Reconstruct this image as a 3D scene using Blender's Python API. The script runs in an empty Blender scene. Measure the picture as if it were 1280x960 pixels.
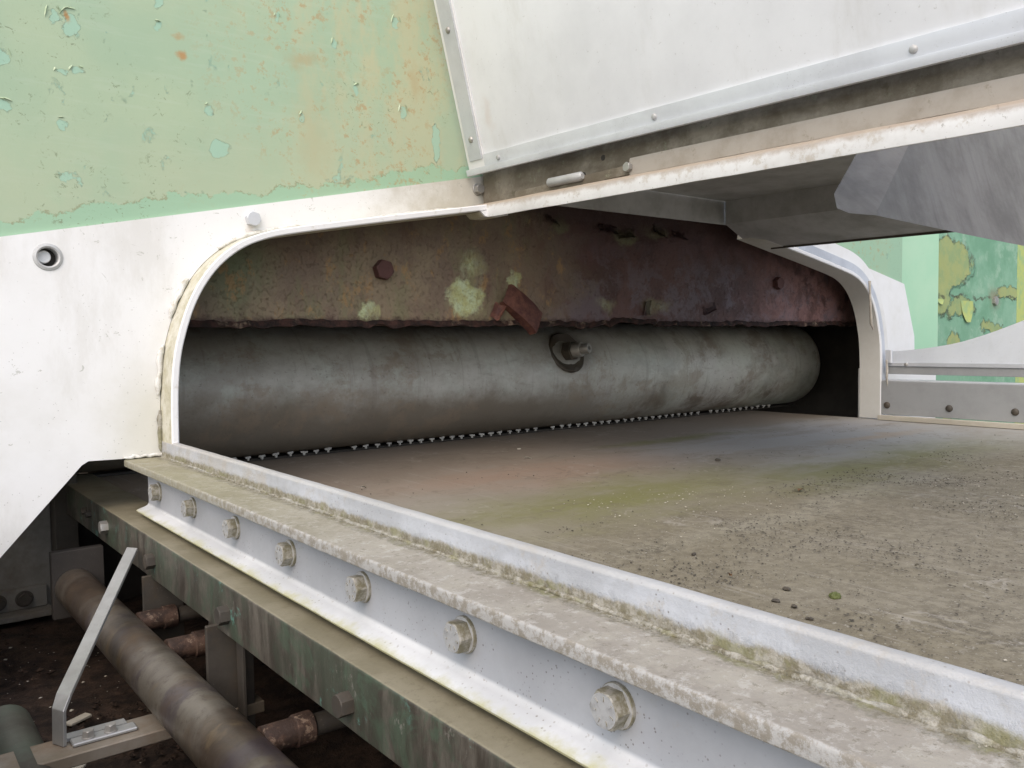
import bpy, bmesh, math, random
from mathutils import Vector, Matrix, noise as mnoise
from mathutils.geometry import tessellate_polygon

scene = bpy.context.scene
H0 = 1.0            # height of the eye above the ground; mesh code below measures z from eye level

# ------------------------------------------------------------------ camera
cam_d = bpy.data.cameras.new('Camera')
cam = bpy.data.objects.new('Camera', cam_d)
scene.collection.objects.link(cam)
scene.camera = cam
rot = Matrix(((0.78622943, 0.04400538, -0.61636581),
              (-0.61776943, 0.03290781, -0.78567042),
              (-0.01429047, 0.99848916, 0.05305827))).to_quaternion()
cam.rotation_mode = 'QUATERNION'
cam.rotation_quaternion = rot
cam.location = (0, 0, H0)
cam_d.sensor_width = 36.0
cam_d.lens = 36.0 * 1050.5 / 1280.0
cam_d.clip_start = 0.02
cam_d.clip_end = 500

# ------------------------------------------------------------------ sky and sun (overcast)
SUN_EL, SUN_AZ = math.radians(48), math.radians(232)      # azimuth clockwise from +Y
world = bpy.data.worlds.new('World')
scene.world = world
world.use_nodes = True
wt = world.node_tree
wt.nodes.clear()
wo = wt.nodes.new('ShaderNodeOutputWorld')
wb = wt.nodes.new('ShaderNodeBackground')
ws = wt.nodes.new('ShaderNodeTexSky')
ws.sky_type = 'NISHITA'
ws.sun_disc = False
ws.sun_elevation = SUN_EL
ws.sun_rotation = SUN_AZ
ws.air_density = 1.0
ws.dust_density = 3.0
ws.ozone_density = 0.6
wb.inputs['Strength'].default_value = 0.15
wt.links.new(ws.outputs[0], wb.inputs['Color'])
wt.links.new(wb.outputs[0], wo.inputs['Surface'])

sun_d = bpy.data.lights.new('Sun', 'SUN')
sun_d.energy = 1.0
sun_d.angle = math.radians(120)
sun_d.color = (1.0, 0.98, 0.955)
sun = bpy.data.objects.new('Sun', sun_d)
scene.collection.objects.link(sun)
sdir = Vector((math.sin(SUN_AZ) * math.cos(SUN_EL), math.cos(SUN_AZ) * math.cos(SUN_EL), math.sin(SUN_EL)))
sun.rotation_mode = 'QUATERNION'
sun.rotation_quaternion = sdir.to_track_quat('Z', 'Y')
sun.location = sdir * 8

vs = scene.view_settings
vs.view_transform = 'Standard'
vs.look = 'None'
vs.exposure = 0.78
vs.gamma = 1.0
vs.use_curve_mapping = False

random.seed(7)
R = random.Random(11)

# ------------------------------------------------------------------ node helper
class NT:
    def __init__(s, name):
        s.m = bpy.data.materials.new(name)
        s.m.use_nodes = True
        s.t = s.m.node_tree
        s.n = s.t.nodes
        s.n.clear()
        s.out = s.n.new('ShaderNodeOutputMaterial')
        s.b = s.n.new('ShaderNodeBsdfPrincipled')
        s.t.links.new(s.b.outputs[0], s.out.inputs[0])
        g = s.n.new('ShaderNodeNewGeometry')
        s.P = s.vmath('SUBTRACT', g.outputs['Position'], (0, 0, H0))
        s.N = g.outputs['Normal']
        s._sep = None
    def put(s, inp, v):
        if isinstance(v, bpy.types.NodeSocket):
            s.t.links.new(v, inp)
        elif v is not None:
            if inp.type == 'RGBA' and len(v) == 3:
                v = (*v, 1)
            inp.default_value = v
    def vmath(s, op, a, b=None, c=None):
        n = s.n.new('ShaderNodeVectorMath'); n.operation = op
        s.put(n.inputs[0], a)
        if b is not None: s.put(n.inputs[1], b)
        return n.outputs['Value'] if op in ('LENGTH', 'DOT_PRODUCT', 'DISTANCE') else n.outputs[0]
    def math(s, op, a, b=None, clamp=False):
        n = s.n.new('ShaderNodeMath'); n.operation = op; n.use_clamp = clamp
        s.put(n.inputs[0], a)
        if b is not None: s.put(n.inputs[1], b)
        return n.outputs[0]
    def sep(s, v=None):
        n = s.n.new('ShaderNodeSeparateXYZ'); s.put(n.inputs[0], v or s.P)
        return n.outputs
    def scl(s, v, k):
        return s.vmath('MULTIPLY', v, k)
    def noise(s, scale, detail=5, rough=0.6, dist=0.0, co=None, stretch=None, off=None, color=False):
        n = s.n.new('ShaderNodeTexNoise')
        c = co or s.P
        if stretch: c = s.vmath('MULTIPLY', c, stretch)
        if off: c = s.vmath('ADD', c, off)
        s.put(n.inputs['Vector'], c)
        n.inputs['Scale'].default_value = scale
        n.inputs['Detail'].default_value = detail
        n.inputs['Roughness'].default_value = rough
        n.inputs['Distortion'].default_value = dist
        return n.outputs['Color'] if color else n.outputs[0]
    def vor(s, scale, feature='F1', co=None, rnd=1.0):
        n = s.n.new('ShaderNodeTexVoronoi'); n.feature = feature
        s.put(n.inputs['Vector'], co or s.P)
        n.inputs['Scale'].default_value = scale
        n.inputs['Randomness'].default_value = rnd
        return n.outputs['Distance']
    def step(s, v, a, b, lo=0.0, hi=1.0):
        n = s.n.new('ShaderNodeMapRange'); n.interpolation_type = 'SMOOTHSTEP'
        s.put(n.inputs[0], v)
        n.inputs[1].default_value = a; n.inputs[2].default_value = b
        n.inputs[3].default_value = lo; n.inputs[4].default_value = hi
        return n.outputs[0]
    def lin(s, v, a, b, lo=0.0, hi=1.0):
        n = s.n.new('ShaderNodeMapRange')
        s.put(n.inputs[0], v)
        n.inputs[1].default_value = a; n.inputs[2].default_value = b
        n.inputs[3].default_value = lo; n.inputs[4].default_value = hi
        return n.outputs[0]
    def mix(s, f, a, b, mode='MIX'):
        n = s.n.new('ShaderNodeMix'); n.data_type = 'RGBA'; n.blend_type = mode
        s.put(n.inputs[0], f); s.put(n.inputs[6], a); s.put(n.inputs[7], b)
        return n.outputs[2]
    def mul(s, *a):
        r = a[0]
        for b in a[1:]:
            r = s.math('MULTIPLY', r, b)
        return r
    def add(s, *a):
        r = a[0]
        for b in a[1:]:
            r = s.math('ADD', r, b)
        return r
    def mx(s, *a):
        r = a[0]
        for b in a[1:]:
            r = s.math('MAXIMUM', r, b)
        return r
    def warp(s, scale, amp, detail=4):
        w = s.vmath('SUBTRACT', s.noise(scale, detail, 0.65, color=True), (0.5, 0.5, 0.5))
        return s.vmath('ADD', s.P, s.vmath('MULTIPLY', w, (amp, amp, amp)))
    def blob(s, c, r, co=None, soft=0.5):
        v = s.vmath('DIVIDE', s.vmath('SUBTRACT', co or s.P, c), r)
        return s.step(s.vmath('LENGTH', v), 1.0, 1.0 - soft)
    def dots(s, scale, size=.14, patch=12, lo=.44, hi=.6):
        v = s.vor(scale)
        return s.mul(s.step(v, size, size * .6), s.step(s.noise(patch, 3, .7, off=(scale, 1, 2)), lo, hi))
    def bump(s, h, strength=0.5, dist=0.001, nrm=None):
        n = s.n.new('ShaderNodeBump')
        n.inputs['Strength'].default_value = strength
        n.inputs['Distance'].default_value = dist
        s.put(n.inputs['Height'], h)
        if nrm is not None: s.put(n.inputs['Normal'], nrm)
        return n.outputs[0]
    def done(s, color, rough=0.6, metal=0.0, normal=None, spec=None):
        s.put(s.b.inputs['Base Color'], color)
        s.put(s.b.inputs['Roughness'], rough)
        s.put(s.b.inputs['Metallic'], metal)
        if normal is not None: s.put(s.b.inputs['Normal'], normal)
        if spec is not None: s.b.inputs['Specular IOR Level'].default_value = spec
        return s.m

# ------------------------------------------------------------------ materials
M = {}
def mat_white(name, tone=(0.76, 0.755, 0.74), dirt=0.5, seed=0.0):
    k = NT(name); o = (seed, seed * 1.7, seed * .6)
    n1 = k.noise(5, 6, .65, off=o)
    n2 = k.noise(14, 6, .7, stretch=(1, 1, .25), off=o)
    c = k.mix(k.step(n1, .42, .75), tone, (tone[0] * .86, tone[1] * .85, tone[2] * .81))
    c = k.mix(k.mul(k.step(n2, .55, .8), .35 * dirt), c, (.46, .42, .34))
    sp = k.dots(170, .11)
    c = k.mix(k.mul(sp, .55 * dirt), c, (.22, .2, .18))
    sc = k.step(k.noise(38, 4, .8, 1.2, off=o), .71, .735)
    c = k.mix(k.mul(sc, .5 * dirt), c, (.33, .31, .28))
    fine = k.noise(420, 3, .6)
    h = k.add(k.mul(fine, .25), k.mul(k.noise(22, 3), 1.2))
    return k.done(c, k.lin(n1, .3, .7, .42, .62), 0, k.bump(h, .25, .001), .35)
M['white'] = mat_white('white_paint')

def f_plate():
    k = NT('white_plate_paint')
    x, y, z = k.sep()
    n1 = k.noise(6, 6, .65)
    c = k.mix(k.step(n1, .4, .75), (.78, .775, .76), (.70, .69, .66))
    # the strip above the arch is dingier towards the middle of the machine
    d = k.mul(k.step(x, .5, .95), .75)
    w = k.add(d, k.mul(k.add(k.noise(18, 6, .7), -.5), .9))
    c = k.mix(k.step(w, .25, .8), c, (.50, .47, .40))
    w2 = k.warp(30, .05)
    low = k.mul(k.blob((.34, 1.306, -.13), (.09, .2, .14), w2, .9), .55)
    c = k.mix(low, c, (.52, .5, .4))
    rs = k.mul(k.blob((.507, 1.306, .165), (.012, .1, .03), w2, .9), .35)
    c = k.mix(rs, c, (.5, .36, .27))
    sp = k.dots(150, .12)
    c = k.mix(k.mul(sp, .6), c, (.24, .22, .2))
    gr = k.mul(k.step(k.noise(9, 6, .72, stretch=(1, 1, .35), off=(3, 3, 6)), .50, .70), .4)
    c = k.mix(gr, c, (.56, .54, .49))
    sc = k.step(k.noise(30, 4, .85, 1.4), .64, .67)
    c = k.mix(k.mul(sc, .55), c, (.36, .36, .3))
    h = k.add(k.mul(k.noise(380, 3, .6), .3), k.mul(k.noise(16, 3), 1.5), k.mul(sc, -.6))
    return k.done(c, k.lin(n1, .3, .7, .45, .62), 0, k.bump(h, .25, .001), .35)
M['plate'] = f_plate()

def f_green():
    k = NT('faded_green_paint')
    x, y, z = k.sep()
    n1 = k.noise(3.5, 5, .6)
    ns = k.noise(11, 6, .7, stretch=(1, 1, .3))
    nf = k.noise(60, 5, .7)
    c = k.mix(k.step(n1, .40, .62), (.335, .44, .30), (.38, .468, .315))
    c = k.mix(k.mul(k.step(k.noise(2.2, 3, .5, off=(5, 2, 1)), .42, .6), .5), c, (.325, .465, .335))
    br = k.noise(130, 3, .6, stretch=(.12, .12, 1.0))
    c = k.mix(k.mul(k.step(br, .5, .7), .18), c, (.45, .52, .40))
    # tan weathering, in runs down the panel
    run = k.mul(k.step(x, .38, .75), k.step(k.add(ns, k.mul(nf, .25)), .53, .72))
    c = k.mix(k.mul(run, .7), c, (.47, .44, .27))
    # distance above the lower edge of the panel
    d = k.math('SUBTRACT', z, k.add(k.mul(x, .2067), .1125))
    dn = k.add(d, k.mul(k.add(k.noise(12, 8, .72), -.5), -.09))
    tan = k.mul(k.step(dn, .20, .05), k.step(dn, .0235, .0255))
    tan = k.mul(tan, k.step(k.noise(7, 5, .7, off=(3, 1, 4)), .34, .52, .3, 1))
    c = k.mix(k.mul(tan, .55), c, (.40, .45, .31))
    lowm = k.step(dn, .0255, .0235)
    c = k.mix(k.mul(lowm, .8), c, (.30, .475, .325))
    edge = k.mul(k.step(dn, .021, .0235), k.step(dn, .027, .0245))
    c = k.mix(k.mul(edge, k.step(nf, .46, .56), .8), c, (.27, .27, .16))
    # peeled spots, where a paler coat shows
    w = k.warp(48, .030, 7)
    pts = ((.238, .452, .010, .018), (.378, .512, .010, .024), (.171, .385, .014, .020), (.238, .553, .008, .009), (.266, .384, .012, .007), (.246, .379, .011, .007),
           (.267, .520, .007, .007), (.447, .356, .009, .013), (.259, .445, .016, .024), (.175, .320, .013, .012), (.243, .305, .009, .012), (.375, .470, .007, .007),
           (.79, .405, .010, .018), (.78, .56, .010, .016), (.70, .43, .008, .012), (.60, .37, .007, .010), (.46, .30, .022, .020), (.86, .36, .012, .05), (.56, .52, .006, .010), (.66, .50, .007, .012))
    pk = None
    for (px, pz, rx, rz) in pts:
        b = k.blob((px, 1.31, pz), (rx * .85, 1, rz * .85), w, .5)
        pk = b if pk is None else k.mx(pk, b)
    pn = k.noise(19, 6, .75, .5, co=w, stretch=(1.3, 1.3, .8))
    pk = k.mx(pk, k.mul(k.step(pn, .625, .70), .9))
    pm = k.step(pk, .32, .42)
    c = k.mix(k.mul(pm, .75), c, (.315, .50, .385))
    rim = k.mul(k.step(pk, .12, .3), k.step(pk, .45, .32))  # dark outline painted as the shadow of lifted paint edges
    c = k.mix(k.mul(rim, k.step(k.noise(28, 4, .6), .56, .62), .6), c, (.15, .21, .17))
    sp = k.step(k.noise(95, 5, .8, .8, off=(1, 7, 2)), .605, .63)
    c = k.mix(k.mul(sp, k.step(k.noise(6, 4, .6), .47, .58), .8), c, (.20, .24, .15))
    # rust
    w3 = k.warp(70, .018, 4)
    rust = k.mx(k.blob((.408, 1.31, .432), (.012, 1, .010), w3, .7), k.blob((.254, 1.31, .455), (.006, 1, .011), w3, .7),
                k.mul(k.blob((.405, 1.31, .458), (.014, 1, .007), w3, .9), .6), k.mul(k.blob((.60, 1.31, .46), (.045, 1, .02), k.warp(30, .06, 6), .9), .4),
                k.mul(k.blob((.82, 1.31, .46), (.025, 1, .05), k.warp(30, .08, 6), .9), .35), k.mul(k.blob((.62, 1.31, .33), (.05, 1, .09), k.warp(30, .10, 6), .9), .15),
                k.mul(k.blob((.545, 1.31, .60), (.006, 1, .007), w3, .8), .8))
    rr = k.mul(k.step(k.noise(48, 5, .78, off=(9, 3, 3)), .535, .62), k.step(x, .34, .62), k.step(k.noise(5, 3, .5, off=(1, 1, 1)), .38, .58), .6)
    c = k.mix(k.mx(rust, rr), c, (.40, .25, .11))
    h = k.add(k.mul(pm, -1.0), k.mul(rim, .5), k.mul(nf, .25), k.mul(k.noise(300, 2), .15))
    return k.done(c, k.lin(n1, .3, .7, .5, .7), 0, k.bump(h, .6, .0014), .3)
M['green'] = f_green()

def f_mint():
    k = NT('mint_paint')
    n1 = k.noise(4, 5, .6)
    c = k.mix(k.step(n1, .35, .7), (.36, .60, .40), (.42, .63, .43))
    s = k.step(k.noise(22, 5, .8, 1), .68, .71)
    c = k.mix(k.mul(s, .6), c, (.25, .38, .25))
    return k.done(c, .55, 0, k.bump(k.noise(90, 4), .15, .001), .3)
M['mint'] = f_mint()

def f_peel():
    k = NT('peeling_green_paint')
    x, y, z = k.sep()
    w = k.warp(13, .12, 6)
    n2 = k.noise(5, 5, .7, co=w, off=(4, 4, 1))
    c = k.mix(k.step(n2, .38, .62), (.15, .31, .19), (.22, .39, .26))
    c = k.mix(k.step(k.noise(16, 6, .7), .5, .66), c, (.27, .42, .29))
    m = k.mx(k.blob((2.90, 1.338, .24), (.28, 1, .11), w, .6), k.blob((2.88, 1.338, .14), (.12, 1, .10), w, .6), k.blob((3.05, 1.338, .085), (.14, 1, .045), w, .7),
             k.blob((3.42, 1.338, .15), (.14, 1, .035), w, .7), k.blob((3.28, 1.338, .02), (.12, 1, .03), w, .8), k.blob((2.98, 1.338, -.03), (.07, 1, .03), w, .8), k.mul(k.step(k.noise(7, 5, .7, co=w), .58, .66), k.step(z, -.02, -.08)))
    ym = k.step(m, .30, .42)
    yc = k.mix(k.step(k.noise(20, 5, .7), .4, .62), (.34, .36, .13), (.26, .33, .14))
    c = k.mix(k.mul(ym, .9), c, yc)
    rim = k.mul(k.step(m, .10, .3), k.step(m, .48, .32))
    c = k.mix(k.mul(rim, k.step(k.noise(40, 4, .7), .45, .58), .8), c, (.09, .10, .05))
    cr = k.math('ABSOLUTE', k.math('SUBTRACT', k.add(z, k.mul(k.add(k.noise(9, 6, .7), -.5), .09)), .125))
    c = k.mix(k.mul(k.step(cr, .006, .002), k.step(k.noise(14, 3), .42, .55), .8), c, (.07, .07, .04))
    ru = k.mul(k.blob((3.30, 1.338, .13), (.07, 1, .06), w, .9), .6)
    c = k.mix(ru, c, (.22, .14, .08))
    h = k.add(k.mul(ym, 1.2), k.mul(rim, 1.0), k.mul(k.noise(60, 4), .3))
    return k.done(c, .6, 0, k.bump(h, .9, .004), .3)
M['peel'] = f_peel()

def mat_metal(name, a, b, rough=.45, metal=.35, speck=.6, streak=None, dirt=0, dirtc=(.35, .32, .22), grain=None, seed=0):
    k = NT(name); o = (seed, seed * 2.1, seed * .7)
    n1 = k.noise(9, 6, .65, off=o)
    c = k.mix(k.step(n1, .35, .7), a, b)
    if streak:
        n2 = k.noise(streak[0], 5, .65, stretch=streak[1], off=o)
        c = k.mix(k.mul(k.step(n2, .45, .75), .45), c, tuple(v * .6 for v in a))
    sp = k.dots(230, .17)
    c = k.mix(k.mul(sp, speck), c, (.16, .14, .12))
    sp2 = k.step(k.noise(60, 4, .75, off=o), .68, .72)
    c = k.mix(k.mul(sp2, speck * .5), c, (.3, .27, .23))
    if dirt:
        dn = k.noise(16, 7, .72, off=o)
        c = k.mix(k.mul(k.step(dn, .45, .68), dirt), c, dirtc)
    h = k.add(k.mul(k.noise(240, 3), .4), k.mul(k.noise(25, 3), .8), k.mul(sp, -.5))
    if grain:
        h = k.add(h, k.mul(k.noise(grain[0], 3, .5, stretch=grain[1]), 1.0))
    return k.done(c, k.lin(n1, .3, .7, rough - .06, rough + .12), metal, k.bump(h, .22, .001), .4)
M['galv'] = mat_metal('galvanised_steel', (.60, .62, .66), (.47, .49, .53), .42, .25, .7)
M['alu'] = mat_metal('weathered_aluminium', (.62, .635, .66), (.52, .53, .55), .4, .25, .35)
M['bolt'] = mat_metal('zinc_bolt', (.46, .45, .43), (.32, .30, .27), .38, .6, .5, dirt=.5, dirtc=(.25, .2, .12))
M['greysheet'] = mat_metal('grey_sheet', (.50, .50, .49), (.36, .36, .345), .5, .25, .4, dirt=.25, dirtc=(.16, .14, .11))
M['flap'] = mat_metal('brushed_sheet', (.37, .35, .325), (.25, .238, .22), .6, .05, .5, streak=(60, (1, .1, .1)), grain=(160, (.25, 3, 1)))
M['darkbolt'] = mat_metal('rusty_bolt', (.085, .035, .03), (.05, .022, .02), .6, .1, .3)

def f_ledge():
    k = NT('grimy_ledge')
    x, y, z = k.sep()
    n1 = k.noise(10, 6, .65)
    near = k.step(k.add(y, k.mul(k.add(n1, -.5), .4)), 1.1, .45)
    tan = k.mix(near, (.27, .25, .165), (.30, .275, .235))
    tan = k.mix(k.step(n1, .42, .62), tan, k.mix(near, (.24, .22, .145), (.25, .225, .19)))
    tan = k.mix(k.mul(k.step(k.noise(28, 6, .75, off=(1, 4, 2)), .48, .62), .5), tan, (.35, .325, .27))
    lich = k.step(k.noise(85, 7, .82), .52, .60)
    tan = k.mix(k.mul(lich, k.lin(near, 0, 1, .25, .5)), tan, (.45, .43, .39))
    fl = k.step(k.noise(190, 5, .8, off=(3, 3, 3)), .57, .63)
    tan = k.mix(k.mul(fl, .55), tan, (.13, .11, .075))
    wh = k.step(k.noise(70, 6, .85, off=(6, 2, 9)), .60, .645)
    tan = k.mix(k.mul(wh, .35), tan, (.48, .465, .44))
    # moss and muck where the upright meets the ledge
    dx = k.math('ABSOLUTE', k.math('SUBTRACT', x, .3545))
    mz = k.mul(k.step(k.add(dx, k.mul(k.add(k.noise(80, 7, .78), -.5), .04)), .011, .002), k.step(z, -.150, -.162))
    muck = k.mix(k.step(k.noise(120, 6, .8), .42, .6), (.17, .15, .095), (.34, .32, .27))
    muck = k.mix(k.mul(k.step(k.noise(30, 4, .7, off=(8, 1, 1)), .5, .62), .55), muck, (.20, .20, .085))
    tan = k.mix(k.mul(mz, .9), tan, muck)
    # the front edge of the ledge: bare grey metal worn with pits
    fr = k.mul(k.step(x, .3075, .3055), k.step(n1, .3, .5, .5, .95))
    fe = k.mix(k.step(k.noise(130, 6, .8), .43, .58), (.40, .39, .37), (.25, .225, .185))
    fe = k.mix(k.mul(k.step(y, .7, 1.15), .6), fe, (.27, .25, .16))
    tan = k.mix(fr, tan, fe)
    # upright: bare galvanised face
    up = k.step(k.add(z, k.mul(k.add(k.noise(40, 6, .75), -.5), .016)), -.161, -.1565)
    g = k.mix(k.step(k.noise(12, 5, .65), .38, .62), (.47, .485, .51), (.38, .39, .405))
    g = k.mix(k.mul(k.dots(240, .19, 20), .7), g, (.17, .15, .13))
    g = k.mix(k.mul(k.dots(100, .10, 9), .6), g, (.13, .11, .1))
    g = k.mix(k.mul(k.step(y, .75, 1.2), k.step(k.noise(18, 5, .7), .38, .6), .6), g, (.36, .33, .28))
    g = k.mix(k.mul(k.step(k.noise(24, 6, .75, off=(2, 5, 2)), .53, .66), .5), g, (.38, .34, .285))
    topw = k.mul(k.step(z, -.1465, -.1435), .45)
    g = k.mix(topw, g, (.46, .43, .38))
    c = k.mix(up, tan, g)
    h = k.add(k.mul(k.noise(170, 6, .78), 1.0), k.mul(mz, k.noise(90, 6, .8), 3.0))
    return k.done(c, .68, k.mul(up, .2), k.bump(h, .6, .0016), .3)
M['ledge'] = f_ledge()

def f_moss():
    k = NT('weld_muck')
    c = k.mix(k.step(k.noise(120, 5, .8), .40, .62), (.17, .15, .10), (.38, .36, .31))
    c = k.mix(k.step(k.noise(16, 4, .7), .45, .7), c, (.42, .41, .37))
    c = k.mix(k.mul(k.step(k.noise(28, 4, .7, off=(4, 4, 4)), .52, .66), .55), c, (.21, .20, .085))
    return k.done(c, .85, 0, k.bump(k.noise(200, 5, .8), .9, .002), .2)
M['muck'] = f_moss()
def f_sealant():
    k = NT('white_weld')
    c = k.mix(k.step(k.noise(60, 5, .75), .45, .7), (.66, .65, .61), (.42, .39, .31))
    return k.done(c, .6, 0, k.bump(k.noise(130, 4, .7), .6, .002), .3)
M['weld'] = f_sealant()

def f_rim():
    k = NT('arch_rim_paint')
    x, y, z = k.sep()
    # outer surfaces are grimy, the front edge is clean
    face = k.step(y, 1.2565, 1.2545)
    n = k.noise(30, 6, .72)
    t = k.mix(k.step(n, .38, .66), (.44, .41, .29), (.60, .58, .49))
    t = k.mix(k.mul(k.step(k.noise(90, 5, .8), .56, .66), .6), t, (.24, .21, .11))
    rt = k.step(x, 1.6, 1.9)
    t = k.mix(k.mul(rt, .85), t, (.60, .59, .56))
    w = k.mix(k.mul(k.step(k.noise(45, 5, .75), .55, .7), .5), (.74, .735, .73), (.5, .47, .4))
    c = k.mix(face, t, w)
    return k.done(c, .55, 0, k.bump(k.noise(120, 4, .7), .3, .001), .35)
M['rim'] = f_rim()

def f_rail():
    k = NT('rail_face_galvanised')
    x, y, z = k.sep()
    n1 = k.noise(8, 6, .65)
    c = k.mix(k.step(n1, .35, .7), (.42, .43, .45), (.34, .348, .365))
    c = k.mix(k.mul(k.dots(260, .20, 25), .75), c, (.14, .12, .11))
    c = k.mix(k.mul(k.dots(110, .10, 9), .7), c, (.12, .10, .09))
    c = k.mix(k.mul(k.step(k.noise(70, 5, .75), .60, .72), .4), c, (.36, .34, .31))
    fl = k.step(z, -.2215, -.2245)
    w = k.mix(k.step(n1, .4, .62), (.58, .585, .59), (.48, .485, .49))  # foot painted lighter, for the light on its upward face
    w = k.mix(k.mul(k.dots(200, .2, 15), .7), w, (.2, .17, .14))
    lo = k.mul(k.step(k.add(z, k.mul(k.add(k.noise(30, 6, .75), -.5), .012)), -.2275, -.2325), .9)
    w = k.mix(lo, w, (.40, .38, .2))
    sp = k.mul(k.step(k.noise(120, 4, .75), .6, .66), k.step(z, -.2285, -.222))
    w = k.mix(k.mul(sp, .7), w, (.22, .17, .13))
    c = k.mix(fl, c, w)
    return k.done(c, .45, k.mul(k.math('SUBTRACT', 1.0, fl), .25), k.bump(k.noise(180, 4), .15, .001), .4)
M['rail'] = f_rail()

def f_channel():
    k = NT('patinated_channel')
    x, y, z = k.sep()
    n1 = k.noise(9, 6, .7)
    ns = k.noise(30, 6, .72, stretch=(1, 1, .22))
    c = k.mix(k.step(ns, .40, .62), (.045, .037, .028), (.115, .100, .080))
    c = k.mix(k.mul(k.step(n1, .46, .62), .75), c, (.045, .055, .036))
    gp = k.step(k.noise(14, 7, .74, .8, off=(2, 2, 2)), .50, .62)
    c = k.mix(k.mul(gp, .65), c, (.06, .088, .056))
    tp = k.step(k.noise(34, 6, .78, off=(6, 2, 2)), .58, .64)
    c = k.mix(k.mul(tp, k.step(k.noise(6, 3), .42, .56), .8), c, (.12, .27, .22))
    pl = k.step(k.noise(60, 6, .8, stretch=(1, 1, .5), off=(1, 8, 8)), .60, .66)
    c = k.mix(k.mul(pl, .5), c, (.24, .22, .19))
    # dust lying on the top flange
    top = k.step(k.sep(k.N)[2], .5, .9)
    dust = k.mix(k.step(k.noise(14, 5, .6), .40, .62), (.175, .153, .10), (.222, .196, .136))
    dust = k.mix(k.mul(k.step(k.noise(140, 5, .78), .55, .63), .4), dust, (.13, .11, .07))
    c = k.mix(top, c, dust)
    return k.done(c, k.lin(n1, .3, .7, .38, .62), 0, k.bump(k.noise(110, 5, .7), .4, .0012), .45)
M['channel'] = f_channel()

def f_drum():
    k = NT('drum_steel')
    x, y, z = k.sep()
    w = k.warp(5, .14, 5)
    n1 = k.noise(6, 7, .70, co=w)
    ns = k.noise(9, 6, .68, stretch=(.7, 1, 1.5), off=(3, 0, 0))
    c = k.mix(k.step(n1, .40, .60), (.40, .39, .36), (.49, .485, .455))
    c = k.mix(k.mul(k.step(ns, .42, .66), .6), c, (.31, .285, .25))
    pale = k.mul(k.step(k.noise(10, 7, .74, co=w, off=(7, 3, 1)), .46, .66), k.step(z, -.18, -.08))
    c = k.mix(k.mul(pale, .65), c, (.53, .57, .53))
    # browner and darker round the lower flank
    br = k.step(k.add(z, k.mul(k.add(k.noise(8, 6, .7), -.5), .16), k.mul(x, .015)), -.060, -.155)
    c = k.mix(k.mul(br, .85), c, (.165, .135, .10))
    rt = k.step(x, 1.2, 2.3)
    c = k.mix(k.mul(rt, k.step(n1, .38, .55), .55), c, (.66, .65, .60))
    sm = k.mul(k.step(k.noise(22, 6, .72, stretch=(.5, 1, 1.6), off=(2, 9, 4)), .54, .70), .35)
    c = k.mix(sm, c, (.20, .175, .145))
    bp = k.mul(k.step(k.noise(7, 7, .72, co=w, off=(1, 8, 5)), .50, .62), .6)
    c = k.mix(bp, c, (.27, .215, .16))
    gz = k.mul(rt, k.step(k.noise(5, 5, .6, off=(2, 2, 2)), .42, .6), .5)
    c = k.mix(gz, c, (.55, .58, .50))
    gir = k.mul(k.step(k.noise(22, 4, .7, stretch=(2.2, .15, .15)), .56, .66), .25)
    c = k.mix(gir, c, (.20, .175, .15))
    fp = k.step(k.noise(120, 5, .78), .60, .65)
    c = k.mix(k.mul(fp, .5), c, (.13, .11, .09))
    wl = k.blob((1.452, 1.615, -.035), (.115, .12, .08), k.warp(25, .05), .7)
    c = k.mix(k.mul(wl, .7), c, (.13, .115, .095))
    return k.done(c, k.lin(n1, .3, .7, .45, .65), .15, k.bump(k.add(k.noise(90, 4), k.mul(k.noise(9, 3), 2)), .18, .002), .4)
M['drum'] = f_drum()

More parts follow.
